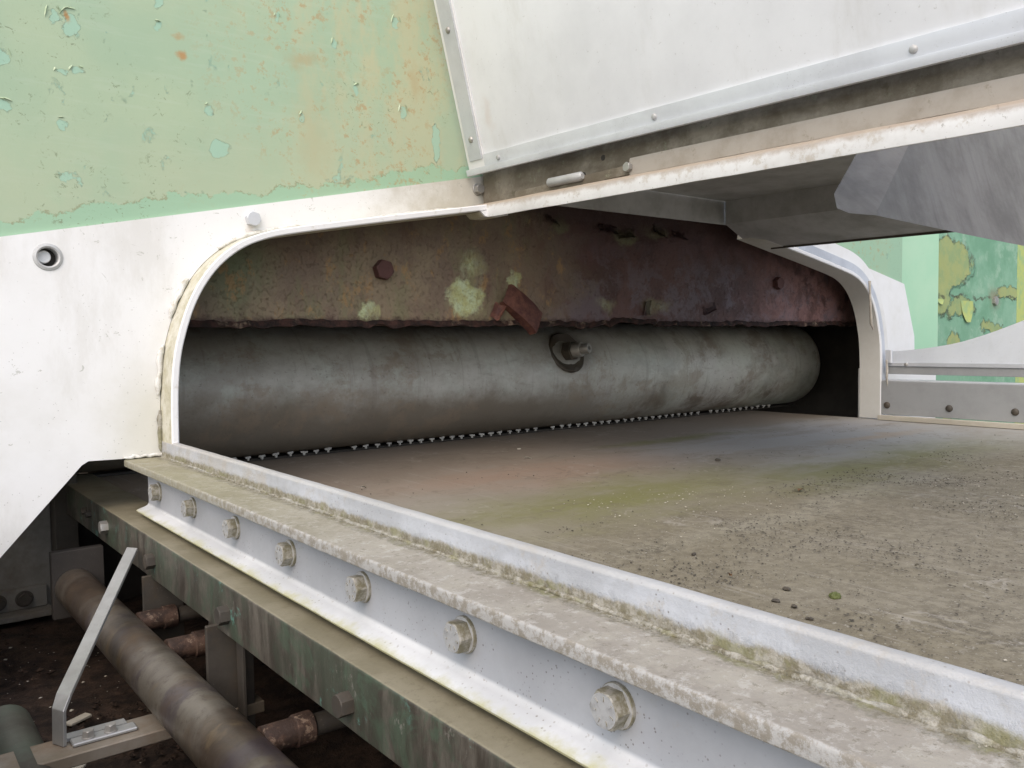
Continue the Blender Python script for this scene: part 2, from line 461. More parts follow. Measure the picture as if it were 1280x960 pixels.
def f_beam():
    k = NT('rusted_beam_paint')
    x, y, z = k.sep()
    w = k.warp(14, .09, 6)
    n1 = k.noise(6, 7, .72, co=w)
    n2 = k.noise(22, 7, .75, co=w)
    nv = k.noise(15, 7, .74, stretch=(1, 1, .28))
    nf = k.noise(75, 6, .78)
    left = k.mix(k.step(n1, .40, .60), (.145, .105, .075), (.20, .155, .10))
    left = k.mix(k.mul(k.step(nv, .46, .60), .6), left, (.15, .145, .075))
    left = k.mix(k.mul(k.step(n2, .50, .66), .45), left, (.175, .115, .085))
    gl = k.mul(k.blob((.50, 1.38, .13), (.10, 1, .10), w, .9), .75)
    left = k.mix(gl, left, (.12, .155, .085))
    right = k.mix(k.step(n1, .40, .60), (.055, .024, .020), (.10, .05, .043))
    bl = k.mul(k.step(k.noise(10, 7, .74, co=w, off=(3, 3, 1)), .46, .58), k.step(z, .26, .10))
    right = k.mix(k.mul(bl, .75), right, (.125, .10, .115))
    hi = k.mul(k.step(x, 1.75, 2.2), k.step(n2, .38, .58))
    right = k.mix(k.mul(hi, .75), right, (.24, .13, .12))
    s = k.step(k.add(x, k.mul(k.add(n1, -.5), .8)), 1.08, 1.34)
    c = k.mix(s, left, right)
    # rusty runs
    rr = k.mul(k.step(k.noise(16, 7, .72, stretch=(1, 1, .35), off=(1, 6, 2)), .52, .68), .5)
    c = k.mix(rr, c, (.08, .036, .027))
    oc = k.mul(k.step(k.noise(26, 7, .78, stretch=(1, 1, .6), off=(4, 6, 8)), .56, .63), k.step(s, .9, .2), .7)
    c = k.mix(oc, c, (.27, .165, .07))
    # surviving patches of yellow green paint
    w2 = k.warp(20, .075, 7)
    yl = k.mx(k.blob((.965, 1.38, .085), (.055, 1, .045), w2, .55), k.blob((1.085, 1.38, .115), (.028, 1, .032), w2, .55),
              k.mul(k.blob((.748, 1.38, .055), (.026, 1, .028), w2, .6), .8), k.mul(k.blob((.99, 1.38, .15), (.05, 1, .05), w2, .9), .5),
              k.mul(k.blob((1.36, 1.38, .075), (.045, 1, .03), w2, .9), .35), k.mul(k.blob((1.52, 1.38, .075), (.09, 1, .035), w2, .8), .3))
    yc = k.mix(k.step(k.noise(40, 6, .75), .42, .6), (.34, .35, .16), (.40, .46, .29))
    c = k.mix(k.mul(k.step(yl, .05, .75), k.step(nv, .36, .56, .45, 1), k.step(nf, .34, .5, .65, 1)), c, yc)
    gpk = k.mx(k.blob((1.22, 1.38, .25), (.03, 1, .025), w2, .5), k.blob((1.42, 1.38, .235), (.05, 1, .025), w2, .5), k.blob((1.52, 1.38, .252), (.06, 1, .022), w2, .5))
    c = k.mix(k.mul(gpk, .6), c, (.19, .20, .095))
    # rotten scale along the lower edge and at the top of the middle
    ed = k.step(k.add(z, k.mul(k.add(nf, -.5), .040)), .048, .034)
    rot = k.mul(k.blob((1.38, 1.38, .30), (.42, 1, .085), w2, .5), k.step(n2, .3, .5, .75, 1))
    c = k.mix(k.mul(k.mx(ed, rot), .88), c, (.045, .02, .015))
    pit = k.step(k.noise(130, 6, .82), .565, .61)
    c = k.mix(k.mul(pit, k.lin(s, 0, 1, .18, .4)), c, (.045, .02, .015))
    h = k.add(k.mul(nf, .8), k.mul(n1, 1.2), k.mul(yl, .5), k.mul(pit, -.6), k.mul(rot, -2.0))
    return k.done(c, k.lin(n2, .3, .7, .45, .7), 0, k.bump(h, .6, .003), .4)
M['beam'] = f_beam()
def f_rustscale():
    k = NT('rust_scale')
    c = k.mix(k.step(k.noise(60, 6, .75), .38, .66), (.010, .005, .004), (.045, .019, .014))
    c = k.mix(k.mul(k.step(k.noise(24, 4, .7), .55, .7), .6), c, (.27, .20, .14))
    return k.done(c, .8, 0, k.bump(k.noise(150, 5, .8), .9, .002), .3)
M['scale'] = f_rustscale()
def f_flake():
    k = NT('curled_rust_flake')
    c = k.mix(k.step(k.noise(45, 5, .7), .38, .66), (.13, .055, .05), (.27, .12, .085))
    return k.done(c, .55, 0, k.bump(k.noise(120, 5, .75), .6, .002), .4)
M['flake'] = f_flake()
def f_paintflake():
    k = NT('green_paint_flake')
    c = k.mix(k.step(k.noise(45, 5, .7), .4, .66), (.38, .48, .30), (.5, .55, .4))
    return k.done(c, .6)
M['gflake'] = f_paintflake()

def f_belt():
    k = NT('soiled_belt')
    x, y, z = k.sep()
    w = k.warp(2.2, .28, 5)
    n1 = k.noise(2.4, 7, .68, co=w)
    ns = k.noise(4, 6, .66, stretch=(.45, 1.8, 1), co=w)
    nm = k.noise(14, 7, .72, stretch=(.7, 1.3, 1))
    c = k.mix(k.step(n1, .40, .60), (.235, .205, .16), (.285, .255, .21))
    c = k.mix(k.mul(k.step(nm, .45, .65), .3), c, (.23, .205, .16))
    # zones across the belt (left by standing water): grey beyond, rust and algae bands between, grit near by
    yy = k.add(y, k.mul(k.add(k.noise(2.6, 6, .68), -.5), .30))
    grey = k.mul(k.step(k.add(x, k.mul(k.add(ns, -.5), .7)), 1.10, 1.50), k.step(yy, 1.5, 1.25), k.step(yy, .60, .86))
    c = k.mix(k.mul(grey, k.step(ns, .36, .54, .35, .95)), c, (.345, .33, .305))
    rust = k.mul(k.blob((1.0, 1.20, -.248), (.55, .24, 1), k.warp(4, .3, 5), .98), k.step(ns, .32, .56, .35, 1))
    c = k.mix(k.mul(rust, .75), c, (.285, .195, .14))
    rb = k.mul(k.step(k.add(yy, k.mul(x, -.08)), 1.16, 1.34), .6)
    c = k.mix(rb, c, (.205, .16, .125))
    gr = k.mx(k.blob((.95, .93, -.248), (.62, .19, 1), k.warp(5, .26, 5), .98), k.mul(k.blob((1.55, 1.36, -.248), (.35, .05, 1), k.warp(6, .1, 4), .9), .9),
              k.mul(k.blob((1.50, .82, -.248), (.90, .20, 1), k.warp(5, .30, 5), .98), .9), k.mul(k.blob((.85, .80, -.248), (.40, .10, 1), k.warp(5, .26, 5), .98), .6))
    c = k.mix(k.mul(gr, k.step(nm, .34, .56, .55, 1), .95), c, (.185, .18, .075))
    rb2 = k.mul(k.blob((1.95, 1.05, -.248), (.3, .06, 1), k.warp(6, .2, 5), .95), .6)
    c = k.mix(rb2, c, (.38, .28, .19))
    nz = k.step(yy, .90, .66)
    c = k.mix(k.mul(nz, .5), c, (.20, .176, .112))
    pale = k.mul(k.blob((1.05, .68, -.248), (.60, .06, 1), k.warp(4, .16, 5), .98), .65)
    c = k.mix(pale, c, (.315, .288, .22))
    grit = k.mul(nz, k.step(k.noise(60, 7, .82), .42, .56))
    c = k.mix(k.mul(grit, .35), c, (.085, .07, .05))
    clump = k.mul(k.step(k.noise(8, 7, .72, off=(2, 2, 0)), .50, .66), nz)
    c = k.mix(k.mul(clump, k.step(k.noise(120, 6, .82), .42, .58), .6), c, (.075, .063, .048))
    td = k.noise(3.2, 5, .62, co=w, off=(9, 2, 0))
    tide = k.mul(k.step(k.math('ABSOLUTE', k.math('SUBTRACT', td, .5)), .012, .003), k.step(nm, .42, .56), .4)
    c = k.mix(tide, c, (.16, .135, .10))
    td2 = k.mul(k.step(k.math('ABSOLUTE', k.math('SUBTRACT', td, .44)), .010, .002), k.step(nm, .45, .56), .35)
    c = k.mix(td2, c, (.40, .37, .32))
    scr = k.mul(k.step(k.noise(30, 4, .7, stretch=(3.0, .12, 1), off=(1, 1, 0)), .60, .66), .22)
    c = k.mix(scr, c, (.38, .35, .30))
    lt = k.mul(k.step(k.noise(240, 4, .75), .60, .65), k.lin(nz, 0, 1, .15, .6))
    c = k.mix(lt, c, (.42, .39, .33))
    dk = k.step(k.noise(170, 5, .78, off=(5, 5, 0)), .60, .65)
    c = k.mix(k.mul(dk, k.lin(nz, 0, 1, .3, .8)), c, (.06, .05, .04))
    h = k.add(k.mul(k.noise(130, 6, .78), k.lin(nz, 0, 1, .2, .9)), k.mul(clump, .8))
    return k.done(c, k.lin(nz, 0, 1, .72, .9), 0, k.bump(h, .4, .0015), .12)
M['belt'] = f_belt()

def f_pipe():
    k = NT('heat_stained_pipe')
    x, y, z = k.sep()
    w = k.warp(16, .05, 5)
    nb = k.noise(6, 5, .62, co=w, stretch=(.6, 1, .6), off=(0, 2, 0))
    n1 = k.noise(24, 7, .74, co=w)
    c = k.mix(k.step(nb, .42, .60), (.07, .052, .038), (.175, .155, .125))
    nb2 = k.noise(9, 5, .62, co=w, stretch=(.5, 1, .5), off=(5, 1, 3))
    c = k.mix(k.mul(k.step(nb2, .52, .58), .8), c, (.07, .055, .06))
    c = k.mix(k.mul(k.step(nb2, .46, .40), .5), c, (.20, .145, .08))
    c = k.mix(k.mul(k.step(n1, .48, .70), .5), c, (.13, .088, .052))
    c = k.mix(k.mul(k.step(k.noise(90, 5, .8), .55, .63), .5), c, (.06, .045, .035))
    return k.done(c, k.lin(n1, .3, .7, .26, .5), .4, k.bump(k.noise(140, 4), .2, .001), .5)
M['pipe'] = f_pipe()
def f_rustpipe():
    k = NT('rusty_fitting')
    c = k.mix(k.step(k.noise(45, 6, .78), .42, .6), (.035, .02, .014), (.085, .048, .032))
    c = k.mix(k.mul(k.step(k.noise(80, 5, .8), .56, .62), .6), c, (.24, .17, .12))
    return k.done(c, .65, 0, k.bump(k.noise(120, 5, .75), .8, .002), .35)
M['rust'] = f_rustpipe()
M['darksteel'] = mat_metal('dark_dirty_steel', (.085, .074, .060), (.046, .039, .032), .55, .2, .5, dirt=.5, dirtc=(.10, .07, .04))
M['strap'] = mat_metal('strap_steel', (.42, .42, .41), (.30, .295, .28), .4, .55, .5, grain=(150, (1, 1, .15)))
M['bar'] = mat_metal('rust_stained_bar', (.26, .23, .19), (.17, .135, .095), .55, .25, .5, dirt=.6, dirtc=(.17, .10, .05))
M['greenpipe'] = mat_metal('green_stained_pipe', (.085, .085, .065), (.05, .042, .032), .55, .2, .6, dirt=.6, dirtc=(.085, .11, .08))
M['backwall'] = mat_metal('grimy_white_wall', (.24, .23, .205), (.13, .115, .095), .6, 0, .7, streak=(10, (1, 1, .25)), dirt=.5, dirtc=(.12, .09, .06))
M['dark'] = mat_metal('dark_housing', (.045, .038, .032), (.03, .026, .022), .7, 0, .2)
M['cream'] = mat_metal('cream_strip', (.50, .46, .38), (.42, .38, .31), .6, 0, .3, dirt=.3)
M['farsteel'] = mat_metal('far_rail_sheet', (.38, .385, .385), (.32, .325, .325), .5, .25, .4)
M['tooth'] = mat_metal('pale_tooth', (.40, .385, .35), (.30, .285, .26), .5, .1, .2)
def f_brownframe():
    k = NT('mossy_frame')
    x, y, z = k.sep()
    ny = k.noise(14, 6, .72)
    c = k.mix(k.step(ny, .38, .66), (.16, .135, .10), (.28, .25, .20))
    c = k.mix(k.mul(k.step(k.noise(9, 5, .7, stretch=(1, .35, 1), off=(3, 1, 0)), .45, .62), .75), c, (.085, .066, .043))
    c = k.mix(k.mul(k.step(k.noise(50, 5, .8), .58, .7), .6), c, (.10, .085, .05))
    c = k.mix(k.mul(k.step(k.noise(33, 5, .8, off=(7, 7, 0)), .6, .7), .5), c, (.27, .29, .20))
    return k.done(c, .65, 0, k.bump(k.noise(110, 5, .75), .6, .0015), .3)
M['frame'] = f_brownframe()
def f_framelight():
    k = NT('stained_frame_plate')
    c = k.mix(k.step(k.noise(12, 6, .7), .38, .7), (.34, .305, .26), (.26, .225, .18))
    c = k.mix(k.mul(k.step(k.noise(60, 5, .8), .6, .7), .5), c, (.18, .15, .1))
    return k.done(c, .6, 0, k.bump(k.noise(110, 4), .3, .001), .3)
M['framelight'] = f_framelight()
def f_rimwhite():
    k = NT('rim_white')
    x, y, z = k.sep()
    c = k.mix(k.step(k.noise(10, 5, .7), .4, .7), (.68, .675, .66), (.58, .57, .55))
    t = k.mul(k.step(k.sep(k.N)[2], .2, .7), .9)
    c = k.mix(t, c, (.42, .35, .27))
    zt = k.add(z, k.mul(k.math('SUBTRACT', 1.25, y), .021), k.mul(k.add(k.noise(22, 6, .75), -.5), .022))
    c = k.mix(k.mul(k.step(zt, .2385, .2475), .75), c, (.34, .27, .21))
    c = k.mix(k.mul(k.step(k.noise(40, 6, .8), .53, .66), .55), c, (.42, .36, .28))
    c = k.mix(k.mul(k.step(k.noise(150, 4, .8), .62, .68), .5), c, (.2, .17, .13))
    return k.done(c, .55, 0, k.bump(k.noise(110, 4), .3, .001), .35)
M['rimwhite'] = f_rimwhite()
def f_soil():
    k = NT('oily_soil')
    c = k.mix(k.step(k.noise(30, 6, .75), .35, .68), (.018, .012, .009), (.08, .05, .034))
    c = k.mix(k.mul(k.step(k.noise(90, 5, .8), .6, .68), .6), c, (.14, .10, .07))
    return k.done(c, .75, 0, k.bump(k.noise(60, 6, .8), .9, .008), .3)
M['soil'] = f_soil()
def f_ground():
    k = NT('yard_concrete')
    c = k.mix(k.step(k.noise(3, 6, .7), .35, .7), (.22, .21, .19), (.31, .30, .28))
    return k.done(c, .85, 0, k.bump(k.noise(60, 5), .4, .005), .3)
M['ground'] = f_ground()
def f_flat(name, c, rough=.7):
    k = NT(name)
    return k.done(k.mix(k.step(k.noise(70, 4, .7), .35, .7), c, tuple(v * .65 for v in c)), rough)
M['grit'] = f_flat('dark_grit', (.075, .062, .045))
M['palegrit'] = f_flat('pale_grit', (.52, .47, .38))
M['leaf'] = f_flat('dry_leaf', (.33, .19, .10))
M['mossclump'] = f_flat('moss_clump', (.10, .115, .03))
M['string'] = f_flat('frayed_string', (.46, .42, .36))
M['blue'] = f_flat('blue_tape', (.035, .07, .10))

# ------------------------------------------------------------------ mesh helpers
def link(o, parent=None):
    scene.collection.objects.link(o)
    if parent is not None:
        o.parent = parent
        o.location = o.location - parent_world(parent)
    return o
def parent_world(p):
    v = p.location.copy()
    while p.parent:
        p = p.parent
        v = v + p.location
    return v
def tag(o, label=None, cat=None, group=None, kind=None):
    if label: o['label'] = label
    if cat: o['category'] = cat
    if group: o['group'] = group
    if kind: o['kind'] = kind
    return o
def thing(name, loc, label, cat, group=None):
    o = bpy.data.objects.new(name, None)
    o.empty_display_size = .05
    o.location = Vector(loc) + Vector((0, 0, H0))
    scene.collection.objects.link(o)
    return tag(o, label, cat, group, 'thing')
def build(name, bm, mat, parent=None, smooth=None, origin=None):
    """verts of bm are in eye-level coordinates; the object origin goes to the middle of the base"""
    bmesh.ops.recalc_face_normals(bm, faces=bm.faces)
    vs_ = [v.co for v in bm.verts]
    if origin is None:
        xs = [v.x for v in vs_]; ys = [v.y for v in vs_]; zs = [v.z for v in vs_]
        origin = Vector(((min(xs) + max(xs)) / 2, (min(ys) + max(ys)) / 2, min(zs)))
    for v in bm.verts:
        v.co -= origin
    me = bpy.data.meshes.new(name)
    bm.to_mesh(me); bm.free()
    me.materials.append(M[mat] if isinstance(mat, str) else mat)
    if smooth is not None:
        for p in me.polygons: p.use_smooth = True
        me.set_sharp_from_angle(angle=math.radians(smooth))
    o = bpy.data.objects.new(name, me)
    o.location = origin + Vector((0, 0, H0))
    return link(o, parent)
def box(bm, lo, hi, bev=0.0, seg=1, jit=0):
    vs_ = [bm.verts.new((lo[0] if i & 1 == 0 else hi[0], lo[1] if i & 2 == 0 else hi[1], lo[2] if i & 4 == 0 else hi[2])) for i in range(8)]
    fs = [bm.faces.new([vs_[i] for i in q]) for q in ((0, 1, 3, 2), (4, 6, 7, 5), (0, 4, 5, 1), (2, 3, 7, 6), (0, 2, 6, 4), (1, 5, 7, 3))]
    if bev:
        es = list({e for f in fs for e in f.edges})
        bmesh.ops.bevel(bm, geom=es, offset=bev, segments=seg, affect='EDGES', profile=.6)
def rounded(pts, rad, seg=4):
    """round the corners of a closed 2-D polygon; rad a number or a list"""
    out = []; n = len(pts)
    for i, p in enumerate(pts):
        r = rad[i] if isinstance(rad, (list, tuple)) else rad
        p = Vector(p).to_2d() if len(p) > 2 else Vector(p)
        if r <= 0:
            out.append(p); continue
        a = Vector(pts[i - 1]) - p; b = Vector(pts[(i + 1) % n]) - p
        r = min(r, a.length * .49, b.length * .49)
        p0 = p + a.normalized() * r; p1 = p + b.normalized() * r
        for j in range(seg + 1):
            t = j / seg
            out.append((1 - t) ** 2 * p0 + 2 * t * (1 - t) * p + t * t * p1)
    return out
def sweep_y(bm, prof, ys, dz=None, jit=0.0, js=20, cap=True):
    """closed profile (x,z) swept along Y"""
    rings = []
    for y in ys:
        o = dz(y) if dz else 0
        ring = []
        for p in prof:
            v = Vector((p[0], y, p[1] + o))
            if jit:
                q = mnoise.noise_vector(v * js) * jit
                v += Vector((q.x, 0, q.z))
            ring.append(bm.verts.new(v))
        rings.append(ring)
    n = len(prof)
    for a, b in zip(rings, rings[1:]):
        for i in range(n):
            bm.faces.new((a[i], a[(i + 1) % n], b[(i + 1) % n], b[i]))
    if cap:
        bm.faces.new(rings[0]); bm.faces.new(rings[-1][::-1])
def frange(a, b, n):
    return [a + (b - a) * i / n for i in range(n + 1)]
def prism_y(bm, loops, y0, y1):
    """polygon with holes in X,Z, extruded along Y"""
    flat = []; idx = []
    for lp in loops:
        idx.append(list(range(len(flat), len(flat) + len(lp))))
        flat += [(p[0], p[1]) for p in lp]
    A = [bm.verts.new((x, y0, z)) for x, z in flat]
    B = [bm.verts.new((x, y1, z)) for x, z in flat]
    for t in tessellate_polygon([[Vector((p[0], p[1], 0)) for p in lp] for lp in loops]):
        try:
            bm.faces.new([A[i] for i in t]); bm.faces.new([B[i] for i in reversed(t)])
        except ValueError:
            pass
    for ids in idx:
        n = len(ids)
        for i in range(n):
            a, b = ids[i], ids[(i + 1) % n]
            bm.faces.new((A[a], A[b], B[b], B[a]))
def basis(d):
    d = Vector(d).normalized()
    u = d.orthogonal().normalized() if abs(d.z) > .9 else d.cross(Vector((0, 0, 1))).normalized()
    return d, u, d.cross(u)
def tube(bm, path, rad, seg=16, cap=True, jit=0, js=30):
    path = [Vector(p) for p in path]; rings = []; u = None
    for i, p in enumerate(path):
        d = (path[min(i + 1, len(path) - 1)] - path[max(i - 1, 0)]).normalized()
        if u is None:
            _, u, w = basis(d)
        else:
            u = (u - d * u.dot(d)).normalized(); w = d.cross(u)
        r = rad[i] if isinstance(rad, (list, tuple)) else rad
        ring = []
        for k in range(seg):
            a = 2 * math.pi * k / seg
            v = p + (u * math.cos(a) + w * math.sin(a)) * r
            if jit: v += mnoise.noise_vector(v * js) * jit
            ring.append(bm.verts.new(v))
        rings.append(ring)
    for a, b in zip(rings, rings[1:]):
        for i in range(seg):
            bm.faces.new((a[i], a[(i + 1) % seg], b[(i + 1) % seg], b[i]))
    if cap:
        bm.faces.new(rings[0][::-1]); bm.faces.new(rings[-1])
def lathe(bm, c, d, prof, seg=32, closed=False):
    """prof: list of (radius, distance along d)"""
    c = Vector(c); d, u, w = basis(d)
    rings = []
    for r, h in prof:
        if r < 1e-6:
            rings.append([bm.verts.new(c + d * h)])
        else:
            rings.append([bm.verts.new(c + d * h + (u * math.cos(2 * math.pi * k / seg) + w * math.sin(2 * math.pi * k / seg)) * r) for k in range(seg)])
    pairs = list(zip(rings, rings[1:]))
    if closed: pairs.append((rings[-1], rings[0]))
    for a, b in pairs:
        for i in range(seg):
            j = (i + 1) % seg
            if len(a) == 1 and len(b) == 1: continue
            if len(a) == 1: bm.faces.new((a[0], b[i], b[j]))
            elif len(b) == 1: bm.faces.new((a[i], a[j], b[0]))
            else: bm.faces.new((a[i], a[j], b[j], b[i]))
def hexhead(bm, c, d, af, h, spin=0, chamfer=.06):
    c = Vector(c); d, u, w = basis(d)
    R_ = af / 2 / math.cos(math.pi / 6)
    def ring(r6, rc, hh):   # blend of hexagon and circle, 24 points
        out = []
        for k in range(24):
            a = 2 * math.pi * k / 24
            m = (a + math.pi / 6) % (math.pi / 3) - math.pi / 6
            rh = af / 2 / math.cos(m) if r6 else rc
            rr = min(rh, rc) if r6 else rc
            out.append(bm.verts.new(c + d * hh + (u * math.cos(a + spin) + w * math.sin(a + spin)) * rr))
        return out
    rs = [ring(True, R_ * 2, 0), ring(True, R_ * 2, h * .80), ring(True, af * .562, h * .93), ring(True, af * .495, h)]
    for a, b in zip(rs, rs[1:]):
        for i in range(24):
            bm.faces.new((a[i], a[(i + 1) % 24], b[(i + 1) % 24], b[i]))
    bm.faces.new(rs[0][::-1]); bm.faces.new(rs[-1])
def bolt(parent, c, d, af=.019, h=.0085, washer=.0125, wt_=.0025, mat='bolt', spin=0, marks=True, name='bolt'):
    """c: point on the surface; d: outward normal"""
    c = Vector(c); d = Vector(d).normalized()
    bm = bmesh.new()
    hexhead(bm, c + d * (wt_ if washer else 0), d, af, h, spin)
    if marks:
        _, u, w = basis(d)
        for k in range(7):
            a = k * 2 * math.pi / 7 + spin * 2
            p = c + d * ((wt_ if washer else 0) + h + .0001) + (u * math.cos(a) + w * math.sin(a)) * af * .34
            r_ = (u * math.cos(a) + w * math.sin(a)) * af * .07; t_ = (w * math.cos(a) - u * math.sin(a)) * af * .022
            q = [bm.verts.new(p + r_ * s1 + t_ * s2 + d * z_) for z_ in (-.0003, .0005) for s1, s2 in ((-1, -1), (1, -1), (1, 1), (-1, 1))]
            for f in ((0, 1, 2, 3), (4, 5, 6, 7), (0, 1, 5, 4), (1, 2, 6, 5), (2, 3, 7, 6), (3, 0, 4, 7)):
                bm.faces.new([q[i] for i in f])
    o = build(name, bm, mat, parent, smooth=25, origin=c)
    if washer:
        bm = bmesh.new()
        lathe(bm, c, d, [(0, 0.0), (washer, 0.0), (washer, wt_ * .8), (washer * .96, wt_), (0, wt_)], 28)
        build('washer', bm, mat, o, smooth=30, origin=c)
    return o
def rivet(parent, c, d, r=.004, h=.0022, mat='alu', name='rivet'):
    bm = bmesh.new()
    lathe(bm, c, d, [(r * 1.15, 0), (r * 1.1, h * .3), (r * .85, h * .75), (r * .45, h), (0, h * 1.03)], 14)
    return build(name, bm, mat, parent, smooth=60, origin=Vector(c))

XC = 1.355                       # middle of the machine
Y0 = 1.306                       # front of the end plate
YF = 1.253                       # front of the arch rim
ZB = -.248                       # top of the belt

# ------------------------------------------------------------------ ground, and a housing added to keep the interior dark (setting)
bm = bmesh.new()
s_ = 120
bm.faces.new([bm.verts.new(p) for p in ((-s_, -s_, -1), (s_, -s_, -1), (s_, s_, -1), (-s_, s_, -1))])
tag(build('ground', bm, 'ground'), kind='structure')

hs = thing('machine_housing', (XC, 2.0, -1.0), 'dark inner housing, added to keep the space round the drum dark', 'housing')
def part_box(name, lo, hi, mat, parent, bev=.001, smooth=None):
    b = bmesh.new(); box(b, lo, hi, bev)
    return build(name, b, mat, parent, smooth)
part_box('side_panel', (-.45, 1.34, -.13), (-.44, 2.9, 1.15), 'green', hs)
part_box('side_panel', (2.93, 1.40, -1.0), (2.94, 2.9, 1.15), 'mint', hs)
part_box('back_panel', (-.45, 2.89, -1.0), (2.94, 2.90, 1.15), 'dark', hs)
part_box('roof_panel', (-.45, 1.34, 1.15), (2.94, 2.9, 1.16), 'mint', hs)
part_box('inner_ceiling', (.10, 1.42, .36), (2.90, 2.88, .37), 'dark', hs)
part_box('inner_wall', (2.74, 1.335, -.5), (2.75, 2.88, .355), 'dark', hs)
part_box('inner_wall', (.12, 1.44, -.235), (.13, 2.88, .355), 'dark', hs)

# ------------------------------------------------------------------ arch outline (X,Z) at the rim front, left half then mirrored
ARCH = [(.3685, -.160), (.3690, -.120), (.3700, -.075), (.3745, -.025), (.3835, .015), (.3975, .055), (.4165, .090), (.4430, .1215), (.476, .1455), (.513, .1605), (.555, .1705),
        (.640, .1865), (.720, .2010), (.800, .2150), (.880, .2290), (.953, .2420)]
def mirror(pts): return [(2 * XC - x, z) for x, z in pts]
def offset(pts, d):
    out = []
    for i, p in enumerate(pts):
        a = Vector(pts[max(i - 1, 0)]); b = Vector(pts[min(i + 1, len(pts) - 1)])
        t = (b - a).normalized()
        out.append(tuple(Vector(p) + Vector((-t.y, t.x)) * d))
    return out
def smooth_line(pts, sub=4):
    out = []
    n = len(pts)
    for i in range(n - 1):
        p0, p1, p2, p3 = (Vector(pts[max(i - 1, 0)]), Vector(pts[i]), Vector(pts[i + 1]), Vector(pts[min(i + 2, n - 1)]))
        for j in range(sub):
            t = j / sub
            out.append(tuple(.5 * ((2 * p1) + (-p0 + p2) * t + (2 * p0 - 5 * p1 + 4 * p2 - p3) * t * t + (-p0 + 3 * p1 - 3 * p2 + p3) * t ** 3)))
    out.append(tuple(pts[-1]))
    return out
AS = smooth_line(ARCH, 4)

ep = thing('end_wall', (XC, Y0, -1.0), 'machine end wall of white plate and peeling green sheet with arched opening', 'machine wall')
# left half of the plate
outerL = offset(AS, .0112)
HC = (.218, .122)
hole = [(HC[0] + .0135 * math.cos(a), HC[1] + .0135 * math.sin(a)) for a in [2 * math.pi * k / 32 for k in range(32)]]
def top_edge(x): return .146 + (x - .162) * .2067
left = [(.067, top_edge(.067)), (.03, -.02), (.03, -.41), (.254, -.1645), (.3055, -.1660)] + [p for p in outerL if p[1] > -.164] + [(.953, top_edge(.953))]
left = [(.067, top_edge(.067)), (.03, -.02), (.03, -.41), (.150, -.2785), (.249, -.1695), (.258, -.1642), (.3055, -.1655), (.357, -.1655)] + [p for p in outerL if p[1] > -.16] + [(.962, .2545), (.962, top_edge(.962))]
bm = bmesh.new()
prism_y(bm, [left, hole], Y0, Y0 + .004)
pl = build('plate', bm, 'plate', ep)
right = [(1.757, top_edge(.953)), (1.757, .2535)] + [p for p in reversed(mirror(offset(AS, .0112))) if p[1] > -.16] + [(2.353, -.1655), (2.353, -.245), (2.655, -.245), (2.643, -.008), (2.576, .154)]
bm = bmesh.new()
prism_y(bm, [right], Y0, Y0 + .004)
build('plate', bm, 'white', ep)
# header between the two halves
part_box('header_strip', (.962, Y0 - .004, .272), (1.757, Y0 + .004, .345), 'greysheet', ep)
# rim: flat bar bent round the arch and standing out towards the viewer
def rim(pts, flip):
    bm = bmesh.new()
    th = .0105
    out = offset(pts, th) if not flip else offset(pts, -th)
    rings = []
    n = len(pts)
    for i in range(n):
        j = mnoise.noise(Vector((pts[i][0] * 25, pts[i][1] * 25, 1))) * .0006
        pi, po = Vector(pts[i]), Vector(out[i])
        d = (po - pi).normalized()
        b = .0018
        sec = [(pi + d * b, YF + j), (po - d * b, YF + j), (po, YF + b + j), (po, Y0 + .012), (pi, Y0 + .012), (pi, YF + b + j)]
        rings.append([bm.verts.new((p.x, y, p.y)) for p, y in sec])
    for a, b_ in zip(rings, rings[1:]):
        for k in range(6):
            bm.faces.new((a[k], a[(k + 1) % 6], b_[(k + 1) % 6], b_[k]))
    bm.faces.new(rings[0]); bm.faces.new(rings[-1][::-1])
    return build('arch_rim', bm, 'rim', ep, smooth=35)
rim(AS, False)
AR = [(.3685, -.245)] + AS
rim(mirror(AR), True)
# cover strip on the front of the far half of the arch
bm = bmesh.new()
msa = mirror([p for p in AR if p[0] < .80])
mo = offset(msa, -.070); mi = offset(msa, -.0125); mm = offset(msa, -.034)
def band(bm, a, b, y0, y1):
    rings = [[bm.verts.new(v) for v in ((p[0], y0, p[1]), (q[0], y0, q[1]), (q[0], y1, q[1]), (p[0], y1, p[1]))] for p, q in zip(a, b)]
    for r1, r2 in zip(rings, rings[1:]):
        for k in range(4):
            bm.faces.new((r1[k], r1[(k + 1) % 4], r2[(k + 1) % 4], r2[k]))
    bm.faces.new(rings[0]); bm.faces.new(rings[-1][::-1])
band(bm, mi, mo, 1.268, 1.300)
build('cover_strip', bm, 'white', ep, smooth=35)
bm = bmesh.new()
band(bm, mi, mm, 1.258, 1.2675)
build('seal_strip', bm, 'galv', ep, smooth=35)
for p in ((2.205, .150), (2.275, .100)):
    rivet(ep, (p[0] + .035, 1.267, p[1] + .03), (0, -1, 0), .006, .004, 'bolt')
